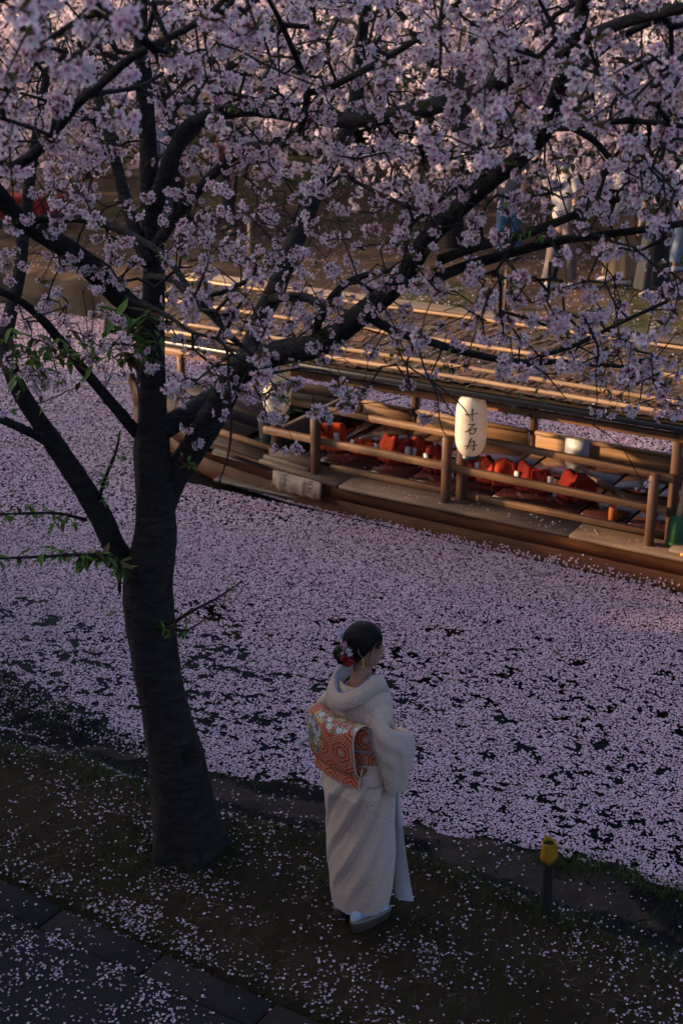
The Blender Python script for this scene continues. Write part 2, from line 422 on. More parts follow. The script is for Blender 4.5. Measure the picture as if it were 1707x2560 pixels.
def ground_petals():
    N = 150000
    x = RNG.uniform(-3.4, 3.2, N); y = RNG.uniform(3.6, 9.2, N)
    r, l = ext(Rp, x), ext(Lp, x); kd = kerb_d(x, y)
    u = (y - r) / (l - r)
    g = fbm(x, y, .42, 81, 3); g2 = fbm(x, y, .10, 83, 2)
    p = np.clip((g - .36) * 2.2, 0.03, 1) * np.clip((g2 - .30) * 2.6, .08, 1) * .75 + .016
    p = np.where((kd > -.22) & (kd < -.01), p * 2.4 + .12, p)             # gathered along the kerb
    p = np.where((kd > -.01) & (kd < .185), p * .30, p)                   # few on the kerb stones
    p = np.where(kd > .185, p * 1.25 + .05, p)
    p = np.where((u > .05) & (u < .95), p * .50 + .01, p)
    p = np.where((u > .75) & (u < 1.0) & (x < -.9), .35, p)
    ok = (RNG.uniform(0, 1, N) < p) & (u < 1.0)
    x, y, kd = x[ok], y[ok], kd[ok]; n = len(x)
    z = np.where(kd > -.01, np.where(kd < .185, .010, .004), zg(x, y)) + .006
    R = rand_rots(n, .45); sc = RNG.uniform(.007, .0165, n)
    T = PET6.copy(); T[:, 2] *= 2.2
    F1 = np.array([[0, 1, 2, 3, 4, 5, 6, 7]])
    W, G, C = scatter(T, F1, np.stack([x, y, z], 1), R, sc, np.ones((8, 3)), petal_cols(n, np.array([.50, .42, .48]), .35))
    print('ground petals', n)
    return mesh('fallen_petals', W, G, False, C)
obj('fallen_petals', ground_petals(), M_PETAL, kind='stuff', label='pale petals scattered over the dark near bank and asphalt', cat='petals')

def far_petals():
    N = 26000
    s = RNG.uniform(-9, 8, N); t = 4.9 + RNG.uniform(0, 1, N) ** 1.4 * 12
    x = BO[0] + s * BU[0] + t * BN[0]; y = BO[1] + s * BU[1] + t * BN[1]
    ok = fbm(x, y, .7, 91) + .4 * vnoise(x, y, .15, 95) > .62
    x, y = x[ok], y[ok]; n = len(x)
    W, G, C = scatter(PET4, np.arange(4)[None], np.stack([x, y, zfar(x, y) + .012], 1), rand_rots(n, .4), RNG.uniform(.02, .04, n), np.ones((4, 3)), petal_cols(n))
    return mesh('far_fallen_petals', W, G, False, C)
obj('far_fallen_petals', far_petals(), M_PETAL, kind='stuff', label='petals strewn over the earth of the far bank', cat='petals')

# ------------------------------------------------------------------ grass and litter of the near bank
def blades(pts, h, wd, cols, bend=.5):
    n = len(pts); yaw = RNG.uniform(0, 2 * np.pi, n); lean = RNG.uniform(-bend, bend, (n, 2)) * h[:, None]
    dx = np.stack([np.cos(yaw), np.sin(yaw), np.zeros(n)], 1) * wd[:, None]
    a = pts - dx; b = pts + dx
    mid = pts + np.stack([lean[:, 0] * .35, lean[:, 1] * .35, h * .6], 1)
    tip = pts + np.stack([lean[:, 0], lean[:, 1], h * .95], 1)
    V = np.stack([a, b, mid + dx * .7, tip, mid - dx * .7], 1).reshape(-1, 3)
    F = np.arange(n * 5).reshape(n, 5)
    return V, F, np.repeat(cols, 5, axis=0)
def near_grass():
    N = 150000
    x = RNG.uniform(-3.2, 2.8, N); y = RNG.uniform(4.0, 9.2, N)
    r, l = ext(Rp, x), ext(Lp, x); kd = kerb_d(x, y); u = (y - r) / (l - r)
    g = fbm(x, y, .35, 101, 3); px, py, _ = pix(np.stack([x, y, zg(x, y)], 1))
    p = np.clip((g - .50) * 1.6, 0, 1) * .30
    p += .55 * np.exp(-((y - r + .06) / .10) ** 2) * (g > .40)                                          # the rim
    p += .8 * np.exp(-((x + .80) / .36) ** 2 - ((y - 6.22) / .26) ** 2)                                  # foot of the tree
    p += .55 * np.exp(-((x - 1.0) / .22) ** 2 - ((y - 5.72) / .16) ** 2)
    p += .9 * np.exp(-((u - .90) / .10) ** 2) * (px > 1330)                                               # grass at the water's edge on the right
    p += .35 * np.exp(-((kd + .06) / .05) ** 2)
    ok = (RNG.uniform(0, 1, N) < p) & (u < 1.02) & (kd < -.005)
    x, y, u = x[ok], y[ok], u[ok]; n = len(x)
    green = RNG.uniform(0, 1, (n, 1))
    c = np.array([.034, .078, .016]) * (.5 + green) ; dry = RNG.uniform(0, 1, (n, 1)) < .22
    c = np.where(dry, np.array([.10, .075, .04]) * (.5 + green), c)
    h = RNG.uniform(.02, .075, n) * np.where((u > .8), 1.5, 1)
    return blades(np.stack([x, y, zg(x, y) - .004], 1), h, RNG.uniform(.0012, .0028, n), c, .9)
V, F, C = near_grass()
M_GRASS = m_attr('grass_blade', .8, trans=.25)
obj('grass', mesh('grass', V, F, False, C), M_GRASS, kind='stuff', label='short dark grass along the near bank rim and tree foot', cat='grass')
def litter():
    n = 9000
    x = RNG.uniform(-3, 2.6, n); y = RNG.uniform(4.0, 8.6, n)
    ok = (y < ext(Rp, x)) & (kerb_d(x, y) < -.01) & (fbm(x, y, .3, 111) > .42); x, y = x[ok], y[ok]; n = len(x)
    T = np.array([(-.5, -.03, 0), (.5, -.02, 0), (.5, .03, .02), (-.5, .03, .03)])
    c = np.array([.16, .115, .07]) * RNG.uniform(.3, 1.1, (n, 1))
    W, G, C = scatter(T, np.arange(4)[None], np.stack([x, y, zg(x, y) + .006], 1), rand_rots(n, .25), RNG.uniform(.012, .06, n), np.ones((4, 3)), c)
    return mesh('plant_litter', W, G, False, C)
obj('plant_litter', litter(), m_attr('litter', .9), kind='stuff', label='dry straw and plant scraps on the near bank soil', cat='litter')
# ================================================================== the wooden excursion boat
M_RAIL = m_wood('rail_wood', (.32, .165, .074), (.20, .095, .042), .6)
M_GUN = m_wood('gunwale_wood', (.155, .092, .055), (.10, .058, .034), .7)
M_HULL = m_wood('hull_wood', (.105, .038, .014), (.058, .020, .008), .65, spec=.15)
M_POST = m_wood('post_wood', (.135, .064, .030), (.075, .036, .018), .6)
M_FARW = m_wood('wall_wood', (.36, .205, .10), (.25, .13, .06), .6)
M_DARKW = m_wood('dark_wood', (.055, .036, .026), (.030, .020, .015), .6)
M_FLOOR = m_wood('floor_wood', (.060, .036, .026), (.035, .022, .016), .6)
M_TABLE = m_wood('lacquer_wood', (.085, .030, .024), (.055, .018, .015), .14, spec=.65, dirt=.1)
M_BATTEN = m_wood('batten_wood', (.46, .29, .155), (.34, .20, .10), .5)
M_RIDGE = m_wood('ridge_wood', (.16, .11, .08), (.10, .07, .05), .75)
M_BLACK = m_plain('black_paint', (.008, .008, .009), .35, (.014, .014, .015), 30)
M_BOARD = m_wood('name_board_wood', (.27, .19, .13), (.20, .14, .095), .7)
M_INK = m_plain('ink', (.006, .008, .010), .6)
BOAT_RZ = math.atan2(BU[1], BU[0])
boat = empty('excursion_boat', BO, BOAT_RZ, label='long wooden excursion boat with a bark thatched roof moored on the canal', cat='boat')
def bl(s, t, h): return BO + BU * s + BN * t + np.array([0, 0, h])       # boat frame -> place
def b_t(px, py, t):
    d = ray(px, py); k = ((BO + BN * t - C0) @ BN) / (d @ BN); p = C0 + k * d - BO
    return p @ BU, p[2]
def b_h(px, py, h):
    p = at(px, py, z=h + WATER) - BO; return p @ BU, p @ BN
def orient(p0, p1, up=(0, 0, 1)):
    x = Vector(p1) - Vector(p0); L = x.length; x.normalize()
    y = Vector(up).cross(x)
    if y.length < 1e-4: y = Vector((0, 1, 0)).cross(x)
    if y.length < 1e-4: y = Vector((0, 1, 0))
    y.normalize(); z = x.cross(y)
    M = Matrix((x, y, z)).transposed().to_4x4(); M.translation = (Vector(p0) + Vector(p1)) / 2
    return M, L
def beam(name, p0, p1, wd, ht, mat, parent=boat, ch=.004, up=(0, 0, 1), **kw):
    M, L = orient(p0, p1, up)
    V, F = box_vf(L, wd, ht, ch)
    o = obj(name, mesh(name, V, F), mat, parent, **kw); o.matrix_local = M
    return o
def pole(name, p0, p1, r, mat, parent=boat, n=10, r1=None, wob=0.0):
    M, L = orient(p0, p1)
    k = 9; xs_ = np.linspace(-L / 2, L / 2, k)
    P = np.stack([xs_, wob * np.sin(xs_ * 1.7 + L), wob * np.cos(xs_ * 1.3)], 1)
    V, F = tube_vf(P, np.linspace(r, r1 if r1 else r, k), n)
    o = obj(name, mesh(name, V, F, True), mat, parent); o.matrix_local = M
    return o

# hull: stations along the near side (s, t at waterline, t at top, top height); the far side mirrors them about the keel line
MID = .965
ST = np.array([(-3.12, .960, .955, .60), (-2.92, .93, .78, .57), (-2.70, .84, .58, .535), (-2.4, .66, .42, .50), (-2.0, .41, .24, .45), (-1.63, .25, .155, .405), (-1.2, .17, .105, .37), (-.6, .09, .035, .335), (0, .055, -.015, .305), (.6, .045, -.025, .30), (2.6, .045, -.025, .30), (5.4, .045, -.02, .30)])
st_s = np.concatenate([np.linspace(-3.12, -.6, 26), np.linspace(-.4, 5.4, 16)])
stw = np.interp(st_s, ST[:, 0], ST[:, 1]); stt = np.interp(st_s, ST[:, 0], ST[:, 2]); sth = np.interp(st_s, ST[:, 0], ST[:, 3])
def hull_pt(i, h, side, inset=0.0):
    f = h / sth[i]; t = stw[i] + (stt[i] - stw[i]) * f + inset
    t = min(t, MID - .004)
    return (st_s[i], t if side > 0 else 2 * MID - t, h)
def strake(side, f0, f1, parent):
    V = []; n = len(st_s)
    for i in range(n):
        h0, h1 = (sth[i] * f0 if f0 > 0 else f0), sth[i] * f1
        V += [hull_pt(i, h0 + .003, side, 0), hull_pt(i, h1 - .003, side, 0), hull_pt(i, h1 - .003, side, .03), hull_pt(i, h0 + .003, side, .03)]
    F = []
    for i in range(n - 1):
        for k in range(4):
            a, b = i * 4 + k, i * 4 + (k + 1) % 4
            F.append((a, b, b + 4, a + 4) if side < 0 else (a, a + 4, b + 4, b))
    F += [(0, 1, 2, 3), tuple((n - 1) * 4 + k for k in (3, 2, 1, 0))]
    return obj('strake', mesh('strake', V, F), M_HULL, parent)
hull = obj('hull', mesh('hull', [(-2.9, MID - .02, -.1), (5.4, .12, -.1), (5.4, 1.81, -.1), (-2.0, .60, -.1), (-2.0, 1.33, -.1)], [(0, 3, 1, 2, 4)]), M_DARKW, boat)
for side in (1, -1):
    for f0, f1 in ((-.12, .52), (.52, 1.0)): strake(side, f0, f1, hull)
beam('stem_post', (-3.14, MID, .64), (-2.9, MID, -.12), .07, .06, M_HULL, hull)
# bow deck planks running fore and aft
for k in range(7):
    t0, t1 = .06 + k * .26, .06 + (k + 1) * .26 - .008
    def bow_s(t):
        tt = t if t < MID else 2 * MID - t
        return float(np.interp(tt, stt[::1][:26][::-1], st_s[:26][::-1])) if tt > stt[:26].min() else -1.2
    a, b = bow_s(t0), bow_s(t1); sm = bow_s((t0 + t1) / 2)
    s1 = -1.45
    if min(a, b) > s1: a, b, sm = min(a, s1 - .02), min(b, s1 - .02), min(sm, s1 - .02)
    def hd(s): return float(np.interp(s, ST[:, 0], ST[:, 3])) - .03
    ln = [(a + .04, t0), (sm + .04, (t0 + t1) / 2), (b + .04, t1)]
    top = ln + [(s1, t1), (s1, (t0 + t1) / 2), (s1, t0)]
    V = [(s, t, hd(s)) for s, t in top] + [(s, t, hd(s) - .03) for s, t in top]
    F = [tuple(range(5, -1, -1)), tuple(range(6, 12))] + [(i, (i + 1) % 6, 6 + (i + 1) % 6, 6 + i) for i in range(6)]
    obj('deck_plank', mesh('deck_plank', V, F), M_FLOOR if k % 2 else M_GUN, hull)
# floor boards of the cabin
for k in range(6):
    beam('floor_board', (-1.45, .22 + k * .3, .06), (5.3, .22 + k * .3, .06), .292, .03, M_FLOOR, hull)
# gunwales: a broad weathered board and a lit coaming behind it
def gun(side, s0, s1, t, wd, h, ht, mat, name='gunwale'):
    tt = t if side > 0 else 2 * MID - t
    return beam(name, (s0, tt, h), (s1, tt, h), wd, ht, mat, boat)
gun(1, .02, 2.2, .085, .29, .318, .034, M_GUN); beam('gunwale', (-.90, .205, .352), (.012, .088, .321), .29, .034, M_GUN); gun(1, 2.206, 5.4, .083, .288, .316, .034, M_GUN)
beam('gunwale', (-1.70, .27, .418), (-.905, .185, .362), .19, .03, M_GUN)
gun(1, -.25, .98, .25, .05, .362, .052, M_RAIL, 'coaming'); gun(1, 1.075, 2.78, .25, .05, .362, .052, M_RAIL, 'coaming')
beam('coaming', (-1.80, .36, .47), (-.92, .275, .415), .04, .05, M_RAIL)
gun(-1, -1.2, 5.4, .085, .24, .318, .034, M_GUN)
# loose block of timber on the gunwale near the bow end of the railing
beam('timber_block', (-.86, .21, .418), (-.36, .155, .398), .11, .09, M_GUN); beam('timber_block', (-.90, .130, .385), (-.37, .070, .368), .035, .035, M_BOARD)
# near railing: short posts standing outside, two rails
for s in (-.302, 1.015, 2.832):
    beam('rail_post', (s, .075, .335), (s, .075, .925), .058, .085, M_POST, up=(0, 1, 0))
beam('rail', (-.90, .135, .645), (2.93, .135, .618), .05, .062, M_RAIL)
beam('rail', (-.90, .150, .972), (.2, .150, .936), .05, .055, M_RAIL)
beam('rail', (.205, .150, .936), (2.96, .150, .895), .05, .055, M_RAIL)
# roof posts, near and far
for s, t in ((-.82, .22), (1.09, .22), (2.95, .22)):
    beam('roof_post', (s, t, .335), (s, t, 1.40), .062, .085, M_POST, up=(0, 1, 0))
for s, t in ((-2.0, .36), (-2.0, 1.60)):
    beam('roof_post', (s, t, .40), (s, t, 1.42), .055, .06, M_RAIL, up=(0, 1, 0))
for s in (-.86, -.24, 1.04, 2.92):
    beam('roof_post', (s, 1.84, .30), (s, 1.84, 1.40), .06, .075, M_POST, up=(0, 1, 0))
for s, t in ((3.75, .22), (3.75, 1.84)):
    beam('roof_post', (s, t, .33), (s, t, 1.42), .06, .075, M_POST, up=(0, 1, 0))
# eave beams
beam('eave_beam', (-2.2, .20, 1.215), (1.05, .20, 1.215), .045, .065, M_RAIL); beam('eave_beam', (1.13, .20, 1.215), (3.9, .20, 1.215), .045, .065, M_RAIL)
beam('eave_beam', (-2.2, 1.86, 1.30), (3.9, 1.86, 1.30), .045, .065, M_POST)
for s in (-2.0, -.86, 1.06, 2.93, 3.75): beam('tie_beam', (s + .04, .24, 1.335), (s + .04, 1.82, 1.335), .05, .06, M_POST)
# far wall of boards, with a capping rail
for k, (h0, h1) in enumerate(((.17, .318), (.324, .47))):
    for s0, s1 in ((-.82, -.275), (-.20, 1.0), (1.08, 2.88)):
        beam('wall_board', (s0, 1.80 + .004 * k, (h0 + h1) / 2), (s1, 1.80 + .004 * k, (h0 + h1) / 2), .022, h1 - h0, M_FARW)
for s0, s1 in ((-.82, -.275), (-.20, 1.0), (1.08, 2.88)): beam('capping_rail', (s0, 1.79, .488), (s1, 1.79, .488), .055, .035, M_FARW)
for k in range(2): beam('wall_board', (2.97, 1.83, .36 + .11 * k), (5.3, 1.83, .36 + .11 * k), .022, .114, M_DARKW)
for k in range(2): beam('wall_board', (-1.95, 1.74, .42 + .12 * k), (-.92, 1.80, .40 + .12 * k), .022, .114, M_DARKW)
# cross beams of the bow bulkhead
beam('cross_beam', (-.80, .27, .60), (-.80, 1.80, .60), .06, .085, M_RIDGE); beam('cross_beam', (-.62, .30, .335), (-.62, 1.74, .335), .10, .03, M_TABLE)
beam('brace', (*[b_t(1440, 1172, 1.0)[0]], 1.0, b_t(1440, 1172, 1.0)[1]), (b_t(1640, 1288, .55)[0], .55, b_t(1640, 1288, .55)[1]), .05, .05, M_POST)
# bow cubby: dark screen and bench
beam('bulkhead_board', (-.93, .30, .34), (-.93, 1.75, .34), .03, .26, M_DARKW)
beam('bow_bench', (-1.42, .9, .28), (-1.02, .9, .28), .9, .05, M_DARKW)
# low lacquered tables in two rows, each top on two runners
gaps = [b_h(x, y, .345)[0] for x, y in ((921, 1176), (1014, 1197), (1227, 1237), (1440, 1287), (1555, 1314))]
cuts = [-.50] + gaps + [gaps[-1] + .62, gaps[-1] + 1.3]
def table(s0, s1, t0, t1, lab):
    c = ((s0 + s1) / 2, (t0 + t1) / 2, 0)
    V, F = box_vf(s1 - s0 - .03, t1 - t0, .028, .004)
    o = obj('low_table', mesh('low_table', V, F), M_TABLE, boat, (c[0], c[1], .333))
    for tt in (t0 + .06, t1 - .06):
        V, F = box_vf(s1 - s0 - .10, .05, .07, .004); r = obj('runner', mesh('runner', V, F), M_POST, o, (0, tt - c[1], -.050))
        for ss in (-.4, .4):
            V, F = box_vf(.05, .05, .16, .004); obj('leg', mesh('leg', V, F), M_POST, o, (ss * (s1 - s0), tt - c[1], -.166))
for a, b in zip(cuts[:-1], cuts[1:]):
    table(a, b, .40, 1.06, ''); table(a, b, 1.14, 1.70, '')

# ------------------------------------------------------------------ roof: bark on boards, laid with poles
RS0, RS1 = -2.30, 3.95
EAVE_T, EAVE_H, RIDGE_H = -.07, 1.425, 1.745
def roof_pt(s, f, side, up=0.0):
    """f 0 at the eave, 1 at the ridge; a little sag"""
    t = EAVE_T + (MID - EAVE_T) * f; h = EAVE_H + (RIDGE_H - EAVE_H) * f + up + .012 * math.sin(s * 1.3) * (1 - f)
    return (s, t if side > 0 else 2 * MID - t, h)
roof = obj('roof', mesh('roof', [roof_pt(RS0 + .02, .02, 1, -.03), roof_pt(RS1 - .02, .02, 1, -.03), roof_pt(RS1 - .02, 1, 1, -.03), roof_pt(RS0 + .02, 1, 1, -.03), roof_pt(RS0 + .02, .02, -1, -.03), roof_pt(RS1 - .02, .02, -1, -.03)], [(0, 1, 2, 3), (3, 2, 5, 4)]), M_DARKW, boat)
def bark():
    V, F, C = [], [], []; n = 0
    for side in (1, -1):
        rows = 13
        for r in range(rows):
            f0 = r / rows; k = int((RS1 - RS0) / .035)
            for i in range(k):
                s = RS0 + (i + random.random()) * (RS1 - RS0) / k; wd = random.uniform(.012, .05); L = random.uniform(.10, .24); sk = random.gauss(.06, .05)
                f1 = min(1.0, f0 + L); u0 = random.uniform(.0, .012); u1 = random.uniform(.012, .03)
                fa = max(0, f0 - random.uniform(0, .05)); lo, hi = RS0, RS1
                q = [roof_pt(min(max(s - wd, lo), hi), fa, side, u1), roof_pt(min(max(s + wd, lo), hi), fa + random.uniform(-.01, .01), side, u1), roof_pt(min(max(s + sk + wd * .8, lo), hi), f1, side, u0), roof_pt(min(max(s + sk - wd * .8, lo), hi), f1, side, u0)]
                V += q; F.append((n, n + 1, n + 2, n + 3)); n += 4
                b = random.choice([(.095, .057, .038), (.066, .041, .029), (.125, .08, .058), (.045, .03, .023), (.14, .068, .038)])
                C += [np.array(b) * random.uniform(.6, 1.15)] * 4
    return mesh('bark_thatch', V, np.array(F), False, np.array(C))
M_BARK = m_attr('bark_strip', .85, c_noise=.4, scale=40, bmp=.4)
bt_ = obj('bark_thatch', bark(), M_BARK, roof); bt_['kind'] = 'stuff'
for side in (1, -1):
    for f, r in ((.055, .019), (.20, .019), (.52, .018), (.90, .015)):
        pole('roof_batten', roof_pt(RS0, f, side, .038), roof_pt(RS1, f, side, .038), r, M_BATTEN, roof, 8, wob=.004)
    beam('ridge_board', roof_pt(RS0 + .03, .965, side, .05), roof_pt(RS1 - .03, .965, side, .05), .10, .022, M_RIDGE, roof, up=(0, -.3 * side, 1))
    beam('gutter', (RS0 + .3, EAVE_T - .005 if side > 0 else 2 * MID - EAVE_T + .005, EAVE_H - .045), (RS1 - .7, EAVE_T - .005 if side > 0 else 2 * MID - EAVE_T + .005, EAVE_H - .045), .05, .05, M_BLACK, roof)
    for s in (RS0 - .015, RS1 + .015):
        beam('barge_board', (roof_pt(s, 0, side, .02)), roof_pt(s, .99, side, .02), .03, .055, M_BATTEN, roof)
# petals caught on the roof and along the hull
def boat_petals():
    n = 1100; P = []
    for i in range(n):
        s = random.uniform(RS0, RS1); f = random.random(); P.append(bl(*roof_pt(s, f, 1, .035)))
    for i in range(260):
        P.append(bl(random.uniform(-.8, 5), random.uniform(-.03, .2), .338))
    for i in range(120): P.append(bl(random.uniform(-.6, 3), random.uniform(.42, 1.0), .351))
    return np.array(P)
P_ = boat_petals()
R_ = rand_rots(len(P_), .5)
W, G, C = scatter(PET4, np.arange(4)[None], P_, R_, RNG.uniform(.012, .022, len(P_)), np.ones((4, 3)), petal_cols(len(P_)))
obj('roof_petals', mesh('roof_petals', W, G, False, C), M_PETAL, kind='stuff', label='single petals caught on the boat roof and gunwale', cat='petals')
# petals stuck to the hull just above the water, thick towards the stern
n = 900; s_ = 5.2 - 6.6 * RNG.uniform(0, 1, n) ** .75; hh = np.abs(RNG.normal(0, .05, n)) * np.clip((s_ + 1.5) / 4.5, .12, 1.2) + .004
ww = np.interp(s_, ST[:, 0], ST[:, 1]); tp = np.interp(s_, ST[:, 0], ST[:, 2]); th = np.interp(s_, ST[:, 0], ST[:, 3])
tt_ = ww + (tp - ww) * hh / th - .004
P_ = np.array([bl(a, b, c) for a, b, c in zip(s_, tt_, hh)])
A = np.stack([BU, [0, 0, 1], -BN], 1); R_ = np.einsum('ij,njk->nik', A, rand_rots(n, .3))
W, G, C = scatter(PET5, np.arange(5)[None], P_, R_, RNG.uniform(.013, .022, n), np.ones((5, 3)), petal_cols(n))
obj('hull_petals', mesh('hull_petals', W, G, False, C), M_PETAL, kind='stuff', label='wet petals stuck to the boat hull above the waterline', cat='petals')

# ------------------------------------------------------------------ brush lettering
KANJI = {
 '十': [([(-.46, -.02), (-.1, .01), (.2, .06), (.46, .10)], [.10, .07, .07, .09]), ([(.06, .42), (.05, .1), (.04, -.2), (.08, -.46)], [.13, .09, .08, .10])],
 '石': [([(-.22, .38), (.05, .38), (.36, .44)], [.09, .08, .10]), ([(.22, .40), (0, .12), (-.24, -.12), (-.46, -.26)], [.08, .08, .08, .11]), ([(-.14, -.04), (-.10, -.24), (-.05, -.40)], [.10, .09, .08]), ([(-.12, -.06), (.15, .02), (.38, .06), (.34, -.12), (.26, -.34)], [.08, .08, .12, .10, .08]), ([(-.06, -.38), (.1, -.36), (.28, -.33)], [.12, .09, .07])],
 '舟': [([(.06, .48), (-.06, .30), (-.12, .20)], [.11, .08, .05]), ([(-.10, .22), (-.14, -.05), (-.24, -.30), (-.32, -.44)], [.09, .09, .08, .07]), ([(-.10, .22), (.10, .24), (.26, .24), (.25, -.1), (.24, -.46), (.14, -.40)], [.07, .08, .12, .10, .12, .05]), ([(.02, .12), (.06, .04)], [.08, .06]), ([(-.46, -.16), (-.1, -.12), (.2, -.10), (.50, -.04)], [.08, .07, .07, .09]), ([(.0, -.22), (.06, -.32)], [.08, .06])],
 '千': [([(.18, .46), (-.05, .38), (-.28, .32)], [.06, .05, .03]), ([(-.46, .06), (0, .06), (.46, .04)], [.05, .045, .06]), ([(0, .40), (.01, 0), (.02, -.48)], [.06, .055, .065])],
 '姫': [([(-.26, .44), (-.34, .05), (-.40, -.14), (-.16, -.38)], [.05, .05, .05, .05]), ([(-.12, .22), (-.20, -.10), (-.44, -.46)], [.05, .05, .04]), ([(-.50, .12), (-.25, .14), (-.04, .18)], [.05, .05, .05]), ([(.06, .40), (.06, 0), (.06, -.44)], [.06, .05, .06]), ([(.06, .38), (.28, .40), (.48, .40)], [.05, .05, .06]), ([(.26, .38), (.26, .20)], [.05, .05]), ([(.08, .17), (.28, .18), (.44, .19), (.43, -.08)], [.05, .05, .06, .05]), ([(.08, -.08), (.28, -.08), (.43, -.07)], [.05, .05, .05]), ([(.25, -.08), (.24, -.40)], [.05, .05]), ([(.04, -.42), (.28, -.42), (.50, -.40)], [.05, .05, .07])],
 '衣': [([(-.48, .36), (-.1, .26), (.44, .24)], [.10, .09, .07]), ([(-.02, .30), (-.22, .0), (-.30, -.12)], [.10, .08, .06]), ([(-.24, .02), (-.22, -.14)], [.08, .08]), ([(-.06, .10), (-.02, -.12), (-.08, -.26)], [.08, .10, .06]), ([(.02, .22), (.16, -.10), (.34, -.36)], [.09, .10, .11])],
 '丹': [([(-.05, .40), (-.12, .0), (-.40, -.36)], [.12, .12, .12]), ([(-.05, .40), (.3, .42), (.32, 0), (.30, -.42)], [.1, .12, .14, .12]), ([(.05, .15), (.2, .0)], [.12, .1]), ([(-.3, -.05), (.45, .02)], [.09, .09])],
 '前': [([(-.46, .20), (-.1, .30), (.46, .48)], [.08, .09, .08]), ([(-.1, .48), (-.2, .34)], [.08, .07]), ([(-.22, .14), (-.26, -.42)], [.10, .10]), ([(-.22, .14), (.06, .16), (.06, -.40)], [.09, .09, .1]), ([(-.2, -.02), (.04, -.02)], [.08, .08]), ([(-.2, -.18), (.04, -.18)], [.08, .08]), ([(.26, .16), (.26, -.2)], [.08, .08]), ([(.44, .2), (.44, -.40), (.34, -.34)], [.09, .10, .06])],
}
def glyph(ch, size, place, mb):
    """strokes of a character as tapered ribbons; place(x, y) -> 3D"""
    for pts, wd in KANJI[ch]:
        q = spline(np.c_[np.array(pts), np.array(wd)], 6)
        d = np.gradient(q[:, :2], axis=0); d /= np.linalg.norm(d, axis=1)[:, None] + 1e-9; nrm = np.stack([-d[:, 1], d[:, 0]], 1)
        w_ = q[:, 2:3] * .5
        L = (q[:, :2] + nrm * w_) * size; R = (q[:, :2] - nrm * w_) * size
        V = [place(*a) for a in L] + [place(*a) for a in R]; n = len(L)
        mb.add(V, [(i, i + 1, n + i + 1, n + i) for i in range(n - 1)])
# name board hung under the gunwale
nb_c = (-.455, .245); 
nb_w, nb_h = .56, .165
V = []; k = 26
for y in (0, .016):
    for i in range(k):
        x = -nb_w / 2 + nb_w * i / (k - 1); e = .006 * math.sin(i * 1.1) + .005 * math.sin(i * 2.7) + (.026 if i < 3 else 0) - .004
        V += [(x, -y, nb_h / 2 - (.004 if 0 < i < k - 1 else .012)), (x, -y, -nb_h / 2 + e)]
F = []
for i in range(k - 1):
    a = i * 2; F.append((a, a + 1, a + 3, a + 2)); b = 2 * k + a; F.append((b, b + 2, b + 3, b + 1))
    F.append((a, a + 2, b + 2, b)); F.append((a + 1, b + 1, b + 3, a + 3))
F += [(0, 2 * k, 2 * k + 1, 1), (2 * k - 2, 2 * k - 1, 4 * k - 1, 4 * k - 2)]
nb = obj('name_board', mesh('name_board', V, F), M_BOARD, boat, (nb_c[0], .004, nb_c[1] - .012), (-.16, 0, -.105)); nb['label'] = 'pale ragged wooden board with the name 千姫'
for ch, x in (('千', -.13), ('姫', .13)):
    mb = MB(); glyph(ch, .128, lambda a, b: (x + a, -.0185, b + .012), mb); obj('character', mb.mesh('character'), M_INK, nb)

